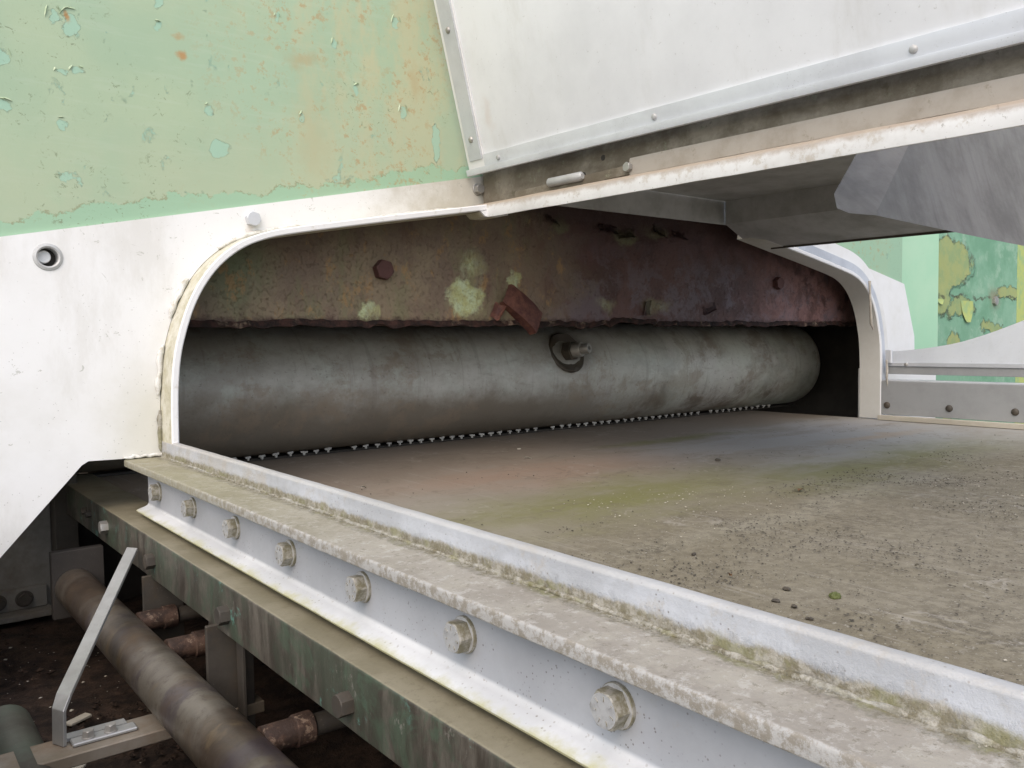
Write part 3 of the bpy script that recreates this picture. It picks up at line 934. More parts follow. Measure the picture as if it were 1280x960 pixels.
# ring round the hole; white disc as its bright opening, dark disc as shade
bm = bmesh.new()
lathe(bm, (HC[0], Y0, HC[1]), (0, -1, 0), [(.0128, -.020), (.0128, .0012), (.0148, .0026), (.0180, .0016), (.0192, -.0005), (.0165, -.0005), (.0134, -.020)], 40, True)
ring_o = build('hole_ring', bm, 'greysheet', ep, smooth=40)
bm = bmesh.new()
lathe(bm, (HC[0] - .0035, Y0 + .019, HC[1] + .001), (0, -1, 0), [(0, 0), (.0090, 0), (.0090, .008), (.0080, .0095), (0, .0095)], 28)
build('bright_opening_disc', bm, 'white', ep, smooth=40)
bm = bmesh.new()
lathe(bm, (HC[0], Y0 + .024, HC[1]), (0, -1, 0), [(0, 0), (.0132, 0), (.0132, .003), (0, .003)], 28)
build('bore_shade_disc', bm, 'dark', ep)
bolt(ep, (.507, Y0, .195), (0, -1, 0), .021, .0105, .0, mat='alu', spin=.25, marks=False)
bolt(ep, (.948, Y0, .285), (0, -1, 0), .017, .009, .0115, mat='bolt', spin=.1, marks=False)
part_box('lug', (.985, Y0 - .012, .268), (1.006, Y0 - .0045, .297), 'frame', ep, .002)
# foot of the rim at the top, a folded tab
bm = bmesh.new()
prism_y(bm, [[(.915, .2345), (.958, .242), (.978, .243), (.978, .232), (.950, .2265), (.925, .226)]], 1.251, 1.300)
build('rim_tab', bm, 'rim', ep)
# weld beads where the rim meets the plate
def bead(i0, i1, r, off_, name='weld_bead', mat='weld', y=Y0 - .003):
    pts = [offset(AS, off_)[i] for i in range(i0, i1)]
    n = len(pts)
    bm = bmesh.new()
    path = []; rad = []
    for q in range((n - 1) * 3 + 1):
        a, t = divmod(q, 3); b = min(a + 1, n - 1); t /= 3.0
        p = Vector(pts[a]).lerp(Vector(pts[b]), t)
        path.append((p.x, y, p.y))
        e = min(1, q / 3, ((n - 1) * 3 - q) / 3)
        rad.append(max(.0008, r * (.45 + .55 * e) * (1 + .5 * mnoise.noise(Vector((q * .23, r * 900, 0))))))
    tube(bm, path, rad, 12, jit=.0018, js=70)
    build(name, bm, mat, ep, smooth=60)
bead(0, 7, .0035, .0125, mat='muck')
bead(8, 15, .0042, .0150)
bead(18, 25, .0046, .0155)
bead(30, 43, .0032, .0130)
bead(48, 58, .0030, .0125)
bm = bmesh.new()
tube(bm, [(x, Y0 - .004 + .001 * math.sin(x * 300), -.1635) for x in frange(.303, .358, 22)], [.0018 + .0016 * abs(mnoise.noise(Vector((i * .7, 0, 0)))) for i in range(23)], 8, jit=.0022, js=140)
build('weld_bead', bm, 'weld', ep, smooth=60)

# ------------------------------------------------------------------ green panel above the plate
bm = bmesh.new()
gl = [(-.60, top_edge(-.60) - .02), (.067, top_edge(.067) - .02), (.96, top_edge(.96) - .02), (1.75, top_edge(.96) - .02), (2.57, .12), (2.57, 1.15), (-.60, 1.15)]
prism_y(bm, [gl], Y0 + .0046, Y0 + .010)
gp = build('green_sheet', bm, 'green', ep); gp['label'] = 'faded pale green sheet with peeling paint above the white plate'
# curled flakes of paint
bm = bmesh.new()
spots = [(.238, .452, .011, .018), (.378, .512, .010, .024), (.171, .385, .015, .020), (.238, .553, .008, .009), (.266, .384, .012, .007), (.246, .379, .011, .007),
         (.267, .520, .007, .007), (.447, .356, .009, .013), (.259, .445, .016, .024), (.175, .320, .013, .012), (.243, .305, .009, .012), (.375, .470, .007, .007),
         (.79, .405, .010, .018), (.78, .56, .010, .016), (.70, .43, .008, .012), (.60, .37, .007, .010), (.56, .52, .006, .010), (.66, .50, .007, .012), (.165, .455, .010, .004)]
for (fx, fz, rx, rz) in spots:
    for rep in range(R.choice((1, 2, 2))):
        a0 = R.uniform(-.3, 2.6); a1 = a0 + R.uniform(.5, 1.3); lift = R.uniform(.0012, .0028); wd_ = R.uniform(.0012, .0028)
        rows = []
        for t in frange(0, 1, 6):
            a = a0 + (a1 - a0) * t + R.uniform(-.06, .06)
            e = math.sin(math.pi * t) ** .6
            p = Vector((fx + rx * math.cos(a), Y0 + .0044, fz + rz * math.sin(a)))
            n_ = Vector((-math.cos(a), 0, -math.sin(a)))
            rows.append([bm.verts.new(p + Vector((0, -.0001, 0))), bm.verts.new(p + n_ * wd_ * .6 * e + Vector((0, -lift * .5 * e - .0001, 0))), bm.verts.new(p + n_ * wd_ * .8 * e + Vector((0, -lift * e - .0001, 0)))])
        for r1, r2 in zip(rows, rows[1:]):
            for q in range(2):
                bm.faces.new((r1[q], r1[q + 1], r2[q + 1], r2[q]))
tag(build('paint_flakes', bm, 'gflake', gp), kind='stuff')

# ------------------------------------------------------------------ panels seen past the far side of the arch
gm = thing('cabinet', (2.9, 1.34, -1.0), 'green painted cabinet beyond the far leg of the arch at the right', 'cabinet')
bm = bmesh.new()
prism_y(bm, [[(2.40, -.10), (2.85, -.10), (2.85, 1.15), (2.40, 1.15)]], 1.330, 1.336)
build('mint_sheet', bm, 'mint', gm)
part_box('skirt', (2.38, 1.332, -.98), (2.846, 1.345, -.102), 'white', gm)
gq = part_box('peeling_sheet', (2.852, 1.338, -.98), (3.50, 1.346, 1.15), 'peel', gm)
gq['label'] = 'darker green sheet with yellow patches of peeling paint'
for zz, xx in ((.115, 3.30), (-.03, 3.30)):
    bolt(gq, (xx, 1.338, zz), (0, -1, 0), .030, .010, 0, mat='bolt', marks=False)
# hanging paint flakes on it
bm = bmesh.new()
for fx, fz, w_, l_ in ((3.08, .112, .10, .075), (2.88, .115, .05, .018)):
    c0 = Vector((fx, 1.3375, fz)); rows = []
    for t in (0, .3, .6, .85, 1):
        rows.append([bm.verts.new(c0 + Vector((w_ * s * (1 - .75 * t * t) + R.uniform(-.003, .003), -.007 * t * t - .0003, -l_ * t))) for s in (-.5, -.2, .1, .3, .5)])
    for r1, r2 in zip(rows, rows[1:]):
        for q in range(4):
            bm.faces.new((r1[q], r1[q + 1], r2[q + 1], r2[q]))
k_ = NT('yellow_flake')
M['yflake'] = k_.done(k_.mix(k_.step(k_.noise(30, 4), .4, .65), (.42, .47, .14), (.30, .42, .18)), .6)
tag(build('paint_flakes', bm, 'yflake', gq), kind='stuff')
part_box('upright', (3.503, 1.338, -.98), (3.60, 1.38, 1.15), 'yflake', gm)

# ------------------------------------------------------------------ rotten beam behind the arch
YB = 1.375
be = thing('rusted_beam', (XC, YB, .03), 'rusted cross beam with flaking yellow green paint above the drum', 'beam')
def beam_edge(x):
    v = Vector((x * 9, 0, 3)); w = Vector((x * 45, 0, 7))
    e = .0285 + mnoise.noise(v) * .005 + mnoise.noise(w) * .004
    if 1.37 < x < 1.52: e += .006
    return e
bm = bmesh.new()
nx = 260; xs = frange(.14, 2.70, nx); fr = (0, .04, .09, .16, .28, .45, .7, 1)
front = []; back = []
for x in xs:
    e = beam_edge(x); colf = []; colb = []
    for t in fr:
        z = e + (.36 - e) * t
        d = mnoise.noise(Vector((x * 7, z * 7, 2))) * .002 + mnoise.noise(Vector((x * 30, z * 30, 5))) * .0012 * (1.5 if t < .1 else .6)
        colf.append(bm.verts.new((x, YB + d, z))); colb.append(bm.verts.new((x, YB + .012, z)))
    front.append(colf); back.append(colb)
for i in range(nx):
    for j in range(len(fr) - 1):
        bm.faces.new((front[i][j], front[i + 1][j], front[i + 1][j + 1], front[i][j + 1]))
        bm.faces.new((back[i][j], back[i][j + 1], back[i + 1][j + 1], back[i + 1][j]))
    bm.faces.new((front[i][0], back[i][0], back[i + 1][0], front[i + 1][0]))
build('web', bm, 'beam', be, smooth=40)
# delaminating scale along the lower edge
for n_, (xa, xb) in enumerate(((.36, .66), (.60, .86), (.84, 1.10), (1.08, 1.42), (1.30, 1.75), (1.70, 2.15), (2.05, 2.60))):
    bm = bmesh.new(); rows = []
    m_ = int((xb - xa) / .008)
    for i in range(m_ + 1):
        x = xa + (xb - xa) * i / m_
        t = min(1, i / 5, (m_ - i) / 5)
        e = beam_edge(x) + .004
        k1 = mnoise.noise(Vector((x * 28, n_, 1))); k2 = mnoise.noise(Vector((x * 55, n_, 4)))
        dp = (.0045 + .007 * k1) * t + .0008
        y_ = YB - .001 - (.003 + .004 * k2) * t
        rows.append([bm.verts.new(p) for p in ((x, YB - .001, e + .006 + .003 * k2), (x, y_, e + .002), (x, y_ - .002 * t, e - dp), (x, y_ + .004, e - dp - .001), (x, YB + .010, e - dp * .4))])
    for a, b in zip(rows, rows[1:]):
        for q in range(4):
            bm.faces.new((a[q], a[q + 1], b[q + 1], b[q]))
    build('rust_scale', bm, 'scale', be, smooth=30)
# curled flake
def curl(name, mat, c0, u, v, nrm, w_, l_, lift, rag=.003, sub=9):
    bm = bmesh.new(); rows = []
    u = Vector(u).normalized(); v = Vector(v).normalized(); nrm = Vector(nrm).normalized()
    for i in range(sub):
        t = i / (sub - 1)
        ang = t * 1.9
        rr = l_ / 1.9
        off_ = v * (math.sin(ang) * rr) + nrm * ((1 - math.cos(ang)) * rr * lift)
        rows.append([bm.verts.new(Vector(c0) + off_ + u * w_ * s + mnoise.noise_vector(Vector((t * 5, s * 6, l_ * 100))) * rag) for s in (-.5, -.25, 0, .25, .5)])
    for a, b in zip(rows, rows[1:]):
        for q in range(4):
            bm.faces.new((a[q], a[q + 1], b[q + 1], b[q]))
    r = bmesh.ops.solidify(bm, geom=list(bm.faces), thickness=.0018)
    return build(name, bm, mat, be, smooth=40)
# a slab of scale that has sprung off and hangs at a slant
bm = bmesh.new()
ua = Vector((.79, -.08, -.61)).normalized(); va = Vector((.52, .25, .75)).normalized(); na = ua.cross(va).normalized()
if na.y > 0: na = -na
c0 = Vector((1.103, YB - .010, .066)); L_, W_, T_ = .104, .050, .022
rows = []
for i in range(9):
    t = i / 8 - .5
    rag = [mnoise.noise(Vector((t * 9, q, 3))) * .0030 for q in range(6)]
    w0, w1 = -W_ * .5 + rag[0], W_ * .5 + rag[1]
    bow = na * (.006 * (1 - 4 * t * t))
    c = c0 + ua * L_ * t + bow
    rows.append([bm.verts.new(p) for p in (c + va * w0 - na * (T_ + rag[2]), c + va * w0 * 1.05, c + va * w0 * .5 + na * .002, c + va * w1 * .4 + na * (.001 + rag[3] * .4), c + va * w1, c + va * w1 - na * (.004 + rag[4]))])
for a, b in zip(rows, rows[1:]):
    for q in range(5): bm.faces.new((a[q], a[q + 1], b[q + 1], b[q]))
bmesh.ops.solidify(bm, geom=list(bm.faces), thickness=.002)
build('loose_slab', bm, 'flake', be, smooth=30)
curl('curled_flake', 'flake', (1.030, YB - .002, .062), (.55, 0, .9), (.75, 0, -.5), (0, -1, .2), .034, .036, .7)
curl('curled_flake', 'beam', (1.50, YB - .001, .072), (.25, 0, 1), (-.9, 0, -.15), (0, -1, 0), .035, .05, .22)
curl('curled_flake', 'beam', (1.715, YB - .001, .082), (.9, 0, .3), (.2, 0, -1), (0, -1, 0), .05, .04, .25)
for q, (x, z) in enumerate(((1.19, .262), (1.36, .255), (1.42, .248), (1.53, .262), (1.60, .256))):
    curl('curled_flake', 'beam', (x, YB - .001, z), (1, 0, R.uniform(-.4, .4)), (R.uniform(-.3, .3), 0, -1), (0, -1, .1), R.uniform(.03, .06), R.uniform(.025, .04), .45, .006)
bolt(be, (.775, YB - .002, .131), (0, -1, 0), .033, .016, .0, mat='darkbolt', spin=.3, marks=False)
bolt(be, (2.005, YB - .002, .143), (0, -1, 0), .030, .014, .0, mat='darkbolt', spin=.1, marks=False)

# ------------------------------------------------------------------ drum
DY, DZ, DR = 1.74, -.098, .14
dr = thing('drum', (XC, DY, DZ - DR), 'grey stained steel drum lying across the belt under the arch', 'drum')
bm = bmesh.new()
prof = [(0, -1.22)] + [(DR, -1.20)]
for t in frange(0, 1, 40): prof.append((DR, -1.20 + t * 2.42))
for k in range(1, 11):
    a = k / 10 * math.pi / 2
    prof.append((DR - .05 + .05 * math.cos(a), 1.22 + .05 * math.sin(a)))
prof.append((0, 1.27))
lathe(bm, (XC, DY, DZ), (1, 0, 0), prof, 72)
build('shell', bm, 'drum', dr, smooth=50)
nd = Vector((0, -.892, .452)); nc = Vector((1.448, DY, DZ)) + nd * DR
bm = bmesh.new()
lathe(bm, nc - nd * .0125, nd, [(.046, 0), (.054, .005), (.057, .010), (.053, .0150), (.044, .012), (.034, .008), (.0, .007)], 40)
for v in bm.verts: v.co += mnoise.noise_vector(v.co * 60) * .0022
noz = build('nozzle', bm, 'darksteel', dr, smooth=60)
nd2 = Vector((.25, -.90, .12)).normalized()
bm = bmesh.new()
lathe(bm, nc + nd * .004, nd2, [(.0190, -.010), (.0190, .040), (.0175, .043), (.0135, .043), (.0135, .062), (.0120, .065), (.0055, .065), (.0055, .040), (0, .040)], 24)
build('stub', bm, 'bolt', noz, smooth=40)
bm = bmesh.new()
lathe(bm, nc + nd * .004, nd2, [(.026, -.004), (.026, .018), (.022, .021)], 6)
build('nut', bm, 'darksteel', noz)

# toothed strip under the drum
ts = thing('toothed_strip', (XC, 1.70, ZB), 'row of small pale teeth on the belt under the drum', 'toothed strip')
part_box('carrier', (.30, 1.712, ZB + .0005), (2.62, 1.745, ZB + .006), 'dark', ts)
bm = bmesh.new()
prism_y(bm, [[(-.0080, .0165), (-.0080, .0125), (-.0030, .0115), (-.0018, .0065), (.0018, .0065), (.0030, .0115), (.0080, .0125), (.0080, .0165)]], -.002, .002)
t0 = None
x = .52; i = 0
base = build('tooth', bm, 'tooth', ts, origin=Vector((0, 0, 0)))
while x < 2.45:
    o = base if i == 0 else base.copy()
    if i: scene.collection.objects.link(o)
    o.location = Vector((x - XC, -.006, .0)); o.rotation_euler = (0, R.uniform(-.16, .16), R.uniform(-.2, .2)); o.scale = (R.uniform(.7, .95), 1, R.uniform(.85, 1.0))
    x += .0300 * R.uniform(.93, 1.07) * (2 if R.random() < .05 else 1); i += 1

# ------------------------------------------------------------------ belt
bm = bmesh.new()
nxb, nyb = 60, 70
g = [[None] * (nyb + 1) for _ in range(nxb + 1)]
for i in range(nxb + 1):
    for j in range(nyb + 1):
        x = .352 + (2.352 - .352) * i / nxb; y = -.9 + 3.7 * j / nyb
        g[i][j] = bm.verts.new((x, y, ZB + mnoise.noise(Vector((x * 1.4, y * 1.4, 0))) * .0025 * min(1, (2.352 - x) * 4)))
for i in range(nxb):
    for j in range(nyb):
        bm.faces.new((g[i][j], g[i + 1][j], g[i + 1][j + 1], g[i][j + 1]))
r = bmesh.ops.extrude_face_region(bm, geom=list(bm.faces))
for v in [e for e in r['geom'] if isinstance(e, bmesh.types.BMVert)]: v.co.z -= .012
tag(build('conveyor_belt', bm, 'belt', None, smooth=30), 'wide flat belt with grey film, rust and green algae stains', 'conveyor belt')

# grit on the belt
def lumps(bm, n, area, sz, flat=.5, seed=1, clump=0):
    rr = random.Random(seed)
    for _ in range(n):
        for tries in range(30):
            x = rr.uniform(area[0], area[1]); y = rr.uniform(area[2], area[3])
            if not clump or mnoise.noise(Vector((x * clump, y * clump, seed))) > .12 + .25 * (rr.random() - .5): break
        s = sz[0] + (sz[1] - sz[0]) * rr.random() ** 3
        c = Vector((x, y, area[4] + s * flat * .35))
        vs_ = []
        for d in ((1, 0, 0), (-1, 0, 0), (0, 1, 0), (0, -1, 0), (0, 0, 1), (0, 0, -1)):
            k = s * rr.uniform(.5, 1.2)
            vs_.append(bm.verts.new(c + Vector((d[0] * k + rr.uniform(-.3, .3) * s, d[1] * k + rr.uniform(-.3, .3) * s, d[2] * k * flat))))
        for f in ((0, 2, 4), (2, 1, 4), (1, 3, 4), (3, 0, 4), (2, 0, 5), (1, 2, 5), (3, 1, 5), (0, 3, 5)):
            bm.faces.new([vs_[q] for q in f])
bm = bmesh.new()
lumps(bm, 9000, (.37, 1.9, .12, .82, ZB + .001), (.0003, .0022), .4, 3, 6)
lumps(bm, 5000, (.37, 1.5, .12, .70, ZB + .001), (.0003, .0015), .4, 13, 14)
lumps(bm, 700, (.37, 2.2, .12, 1.3, ZB + .001), (.0006, .0022), .5, 4)
tag(build('dark_grit', bm, 'grit'), 'dark grit and crumbs of dirt scattered over the belt', 'grit', kind='stuff')
bm = bmesh.new()
lumps(bm, 750, (.37, 1.6, .12, .95, ZB + .001), (.0006, .0022), .5, 9, 3)
tag(build('pale_grit', bm, 'palegrit'), 'pale specks of grit scattered over the belt', 'grit', kind='stuff')
def onbelt(px, py):     # a place on the belt, from its bearing
    d = Vector(((px - 640), -(py - 480), -1050.5)); w_ = Vector((0.78622943 * d.x + 0.04400538 * d.y - 0.61636581 * d.z, -0.61776943 * d.x + 0.03290781 * d.y - 0.78567042 * d.z, -0.01429047 * d.x + 0.99848916 * d.y + 0.05305827 * d.z))
    return w_ * (ZB / w_.z)
def pebble(name, pos, s, mat, label, cat, flat=.6, seed=0, n=3):
    rr = random.Random(seed); bm = bmesh.new()
    for _ in range(n):
        c = pos + Vector((rr.uniform(-s, s) * .5, rr.uniform(-s, s) * .5, 0))
        q = bmesh.ops.create_icosphere(bm, subdivisions=2, radius=s * rr.uniform(.45, .7))
        for v in q['verts']:
            v.co = Vector((v.co.x, v.co.y, v.co.z * flat)); v.co += mnoise.noise_vector((v.co + c) * (3 / s)) * s * .22; v.co += c + Vector((0, 0, s * .25))
    return tag(build(name, bm, mat), label, cat)
pebble('dirt_clod', onbelt(899, 576), .0075, 'grit', 'small dark clod of dirt alone on the grey part of the belt', 'clod', seed=1)
pebble('moss_tuft', onbelt(1045, 747), .0055, 'mossclump', 'tiny bright green moss tuft on the gritty belt', 'moss', 1.0, 2, 9)
pebble('pale_crumb', onbelt(650, 562), .006, 'palegrit', 'pale crumb on the belt close in front of the drum', 'crumb', seed=3)
def leaf(pos, l_, w_, a, mat, label):
    bm = bmesh.new(); rows = []
    u = Vector((math.cos(a), math.sin(a), 0)); v = Vector((-math.sin(a), math.cos(a), 0))
    for t in frange(0, 1, 5):
        hw = w_ * math.sin(math.pi * (.08 + .88 * t)) * .5
        rows.append([bm.verts.new(pos + u * l_ * (t - .5) + v * hw * s + Vector((0, 0, .0022 + .002 * s * s + .0015 * math.sin(t * 5)))) for s in (-1, -.3, .4, 1)])
    for r1, r2 in zip(rows, rows[1:]):
        for q in range(3): bm.faces.new((r1[q], r1[q + 1], r2[q + 1], r2[q]))
    bmesh.ops.solidify(bm, geom=list(bm.faces), thickness=.0004)
    tag(build('leaf_scrap', bm, mat), label, 'leaf')
leaf(onbelt(1000, 614), .022, .010, .4, 'leaf', 'thin reddish leaf scrap on the grey middle of the belt')
leaf(onbelt(1147, 710), .009, .005, 1.2, 'palegrit', 'pale dry scrap on the belt toward the right edge')
leaf(onbelt(660, 574), .016, .004, -.5, 'palegrit', 'thin pale sliver on the belt in front of the drum stub')
leaf(onbelt(455, 611), .010, .005, .2, 'palegrit', 'small pale scrap on the belt beside the near rail lip')
leaf(onbelt(913, 722), .008, .004, .9, 'leaf', 'tiny brown leaf scrap on the gritty near belt')
for q, (px, py, s) in enumerate(((982, 738, .005), (970, 752, .0045), (988, 760, .006), (868, 694, .004), (1010, 775, .004))):
    pebble('dirt_clod', onbelt(px, py), s, 'grit', ('dark crumb, topmost of the small group beside the moss tuft', 'dark crumb, leftmost of the small group beside the moss tuft', 'largest dark crumb of the group just left of the moss tuft',
            'dark crumb by itself on the middle of the gritty belt', 'dark crumb, lowest of the group below the moss tuft')[q], 'clod', .5, 20 + q, 2)

# ------------------------------------------------------------------ near rail: ledge with upright, bolted face with flared foot
k_ = NT('rail_bolt_steel')
_n = k_.sep(k_.N)
_f = k_.step(k_.math('ABSOLUTE', _n[0]), .75, .95)
_d = k_.mix(k_.step(k_.noise(140, 5, .75), .4, .62), (.15, .135, .085), (.30, .285, .25))
_g = k_.mix(k_.step(k_.noise(160, 4, .7), .4, .65), (.56, .56, .555), (.44, .437, .43))
M['railbolt'] = k_.done(k_.mix(_f, _d, _g), k_.lin(_f, 0, 1, .6, .34), k_.mul(_f, .4), k_.bump(k_.noise(300, 4), .25, .001), .45)
nr = thing('bolted_rail', (.33, .6, -.25), 'bolted galvanised side rail with grimy ledge along the near edge of the belt', 'rail')
YS = frange(Y0, -.35, 150)
bm = bmesh.new()
prof = rounded([(.305, -.177), (.305, -.167), (.3565, -.167), (.3575, -.1445), (.3600, -.1425), (.3690, -.1425), (.3695, -.262), (.360, -.262), (.360, -.177)],
               [.0012, .0025, .003, .001, .003, .004, 0, 0, .001], 3)
sweep_y(bm, prof, YS, jit=.0003, js=30)
build('ledge', bm, 'ledge', nr, smooth=35)
bm = bmesh.new()
fy = frange(1.24, -.35, 60)
fp = [(.3200, -.1775), (.3200, -.2215), (.3185, -.2245), (.3150, -.2265), (.3040, -.2300), (.3030, -.2312), (.3038, -.2330), (.3150, -.2305), (.3215, -.2290), (.3250, -.2250), (.3260, -.1775)]
sweep_y(bm, fp, fy, jit=.0003, js=20)
build('rail_face', bm, 'rail', nr, smooth=40)
# muck and old weld along the foot of the upright
bm = bmesh.new()
path = []; rad = []
for i, y in enumerate(frange(Y0 - .055, -.30, 520)):
    v = Vector((0, y * 40, 2)); far_ = max(0, min(1, (y - .75) / .3))
    path.append((.3555 + mnoise.noise(v) * .0015, y, -.1665 + mnoise.noise(v * 1.7) * .0008))
    rad.append((.0018 - .0006 * far_) * (1 + .55 * mnoise.noise(v * 2.1)))
tube(bm, path, rad, 8, jit=.0010, js=260)
build('weld_bead', bm, 'muck', nr, smooth=60)
bm = bmesh.new()
rr = random.Random(5)
for _ in range(900):
    y = rr.uniform(-.1, 1.2); x = .3535 - abs(rr.gauss(0, .003)); s = rr.uniform(.0003, .0009)
    if mnoise.noise(Vector((y * 14, 1, 1))) < -.15: continue
    c = Vector((x, y, -.1665 + s * .4))
    q = [bm.verts.new(c + Vector((rr.uniform(-1, 1), rr.uniform(-1, 1), rr.uniform(-.3, 1.1))) * s * 1.3) for _ in range(4)]
    for f in ((0, 1, 2), (0, 1, 3), (0, 2, 3), (1, 2, 3)): bm.faces.new([q[w_] for w_ in f])
tag(build('moss_crumbs', bm, 'muck', nr), kind='stuff')
for i in range(9):
    y = 1.186 - i * .1447
    if y < -.1: break
    bolt(nr, (.3200, y, -.1995), (-1, 0, 0), .0195, .0095, .0128, .0026, 'railbolt', spin=R.uniform(.25, .8))

# ------------------------------------------------------------------ brown channel under the rail
ch = thing('brown_channel', (.31, .7, -.30), 'dark brown patinated channel with dusty top running below the near rail', 'beam')
bm = bmesh.new()
prof = rounded([(.283, -.292), (.283, -.2400), (.345, -.2400), (.345, -.2455), (.2885, -.2455), (.2885, -.292)], [.0012, .0025, .001, .001, .001, .001], 3)
sweep_y(bm, prof, frange(1.72, -.35, 90), jit=.0004, js=25)
build('web', bm, 'channel', ch, smooth=35)
for q, y in enumerate((1.325, 1.085, .825, .565, .305)):
    bolt(ch, (.283, y, -.2655 - .002 * q), (-1, 0, 0), .0165, .0105, 0, mat='darksteel' if q else 'bolt', spin=.2 + q, marks=False)
for y in (1.43, 1.46):
    bolt(ch, (.283, y, -.262), (-1, 0, 0), .010, .008, 0, mat='darksteel', marks=False, name='screw')
for (ya, yb) in ((.862, .905), (1.10, 1.145), (.36, .40)):
    po = part_box('post', (.2895, ya, -.46), (.2955, yb, -.27), 'darksteel', ch, .0008)
    part_box('flange', (.2715, ya - .006, -.46), (.320, ya - .0005, -.288), 'darksteel', po, .0008)
    if ya == .862:
        bolt(po, (.2895, .885, -.345), (-1, 0, 0), .010, .006, 0, mat='bolt', marks=False, name='screw')
        part_box('cover_tab', (.300, .835, -.46), (.304, .852, -.293), 'darksteel', po, .0008)

# ------------------------------------------------------------------ pipes and brackets below
PX, PZ, PR = .2415, -.3510, .0268
bm = bmesh.new()
tube(bm, [(PX, y, PZ) for y in frange(1.345, -.3, 40)], PR, 40)
tag(build('steel_pipe', bm, 'pipe', None, smooth=50), 'thick heat stained steel pipe running below the brown channel', 'pipe')
tag(part_box('flange_plate', (.212, 1.346, -.395), (.2815, 1.362, -.297), 'dark', None), 'dark steel plate closing the far end of the thick pipe', 'plate')
for q, (y, lab) in enumerate(((.682, 'rusty short pipe stub nearest the viewer, joining the thick pipe'), (.955, 'rusty pipe stub behind the angle post, joining the thick pipe'), (1.075, 'rusty pipe stub farthest along the thick pipe, near the strap top'))):
    st = thing('pipe_stub', (.30, y, -.345), lab, 'pipe', None)
    zc = -.338
    bm = bmesh.new(); lathe(bm, (PX + .018, y, zc), (1, 0, 0), [(.0, 0), (.0125, 0), (.0125, .028), (.0142, .029), (.0142, .044), (.0115, .046), (.0, .046)], 24)
    for v in bm.verts: v.co += mnoise.noise_vector(v.co * 90) * .0008
    build('coupling', bm, 'rust', st, smooth=40)
    bm = bmesh.new(); tube(bm, [(PX + .060, y, zc), (PX + .20, y, zc)], .0098, 20)
    build('pipe_run', bm, 'darksteel', st, smooth=40)
    for k in range(4):
        bm = bmesh.new(); lathe(bm, (PX + .0465 + k * .003, y, zc), (1, 0, 0), [(.0085, 0), (.0108, .0012), (.0085, .0024)], 20)
        build('thread', bm, 'darksteel', st, smooth=40)
# cross bar and strap
cb = thing('cross_bar', (.18, .875, -.40), 'rust stained flat bar lying under the thick pipe at the lower left', 'bar')
part_box('bar', (.085, .855, -.3925), (.33, .900, -.3800), 'bar', cb, .0012)
part_box('clip_plate', (.148, .868, -.3798), (.206, .884, -.3762), 'strap', cb, .001)
for xx in (.163, .183):
    bolt(cb, (xx, .876, -.3762), (0, 0, 1), .0095, .006, .006, .001, 'bolt', marks=False)
sp_ = thing('strap', (.14, .885, -.38), 'bright flat steel strap slanting from the channel down to the cross bar', 'bracket')
bm = bmesh.new()
pa = [Vector((.2735, 1.145, -.262)), Vector((.1465, .893, -.336)), Vector((.1405, .885, -.346)), Vector((.1395, .884, -.3795))]
wd = Vector((.55, -.83, 0)).normalized() * .0085
wd2 = Vector((.42, -.90, 0)).normalized() * .0085
nn = [Vector((-.35, -.2, .9)).normalized(), Vector((-.45, -.25, .85)).normalized(), Vector((-.85, -.40, .3)).normalized(), Vector((-.90, -.42, 0)).normalized()]
rings = []
for p, n_, w_ in zip(pa, nn, (wd, wd, wd2, wd2)):
    n_ = (n_ - w_.normalized() * n_.dot(w_.normalized())).normalized() * .0018
    rings.append([bm.verts.new(p + a) for a in (-w_ - n_, w_ - n_, w_ + n_, -w_ + n_)])
for a, b in zip(rings, rings[1:]):
    for k in range(4): bm.faces.new((a[k], a[(k + 1) % 4], b[(k + 1) % 4], b[k]))
bm.faces.new(rings[0]); bm.faces.new(rings[-1][::-1])
bmesh.ops.bevel(bm, geom=list(bm.edges), offset=.0005, segments=1, affect='EDGES')
build('arm', bm, 'strap', sp_)
bm = bmesh.new()
prism_y(bm, [[(.138, -.3795), (.200, -.3795), (.200, -.3765), (.138, -.3765)]], .8855, .8985)
build('foot', bm, 'strap', sp_)
bm = bmesh.new()
tube(bm, [(.110, y, -.405) for y in frange(1.02, -.2, 12)], .026, 28)
tag(build('stained_pipe', bm, 'greenpipe', None, smooth=50), 'green stained pipe cut off by the lower left corner', 'pipe')
# floor of the bay, back wall
bm = bmesh.new()
n_ = 60; g = []
for i in range(n_ + 1):
    row = []
    for j in range(n_ + 1):
        x = -.1 + .8 * i / n_; y = .3 + 1.45 * j / n_
        row.append(bm.verts.new((x, y, -.475 + mnoise.fractal(Vector((x * 9, y * 9, 0)), 1, 2, 4) * .012)))
    g.append(row)
for i in range(n_):
    for j in range(n_):
        bm.faces.new((g[i][j], g[i + 1][j], g[i + 1][j + 1], g[i][j + 1]))
tag(build('oily_dirt', bm, 'soil', None, smooth=60), 'dark oily dirt filling the bay below the pipes', 'dirt', kind='stuff')
tray = thing('drip_tray', (.3, 1.0, -.6), 'dark steel trough holding the oily dirt under the pipes', 'tray')
part_box('bottom', (-.11, .28, -.60), (.71, 1.76, -.50), 'dark', tray)
part_box('unseen_shade_side', (.020, .28, -.498), (.030, 1.60, -.235), 'darksteel', tray)  # out of view, added to keep light out of the bay
part_box('inner_side', (.62, .28, -.498), (.64, 1.76, -.265), 'dark', tray)
bw = thing('bay_wall', (.16, 1.66, -.50), 'grimy whitish wall at the back of the bay, left of the thick pipe', 'wall')
part_box('sheet', (-.25, 1.655, -.50), (.262, 1.665, -.10), 'backwall', bw)
part_box('angle', (-.25, 1.610, -.462), (.255, 1.654, -.452), 'backwall', bw)
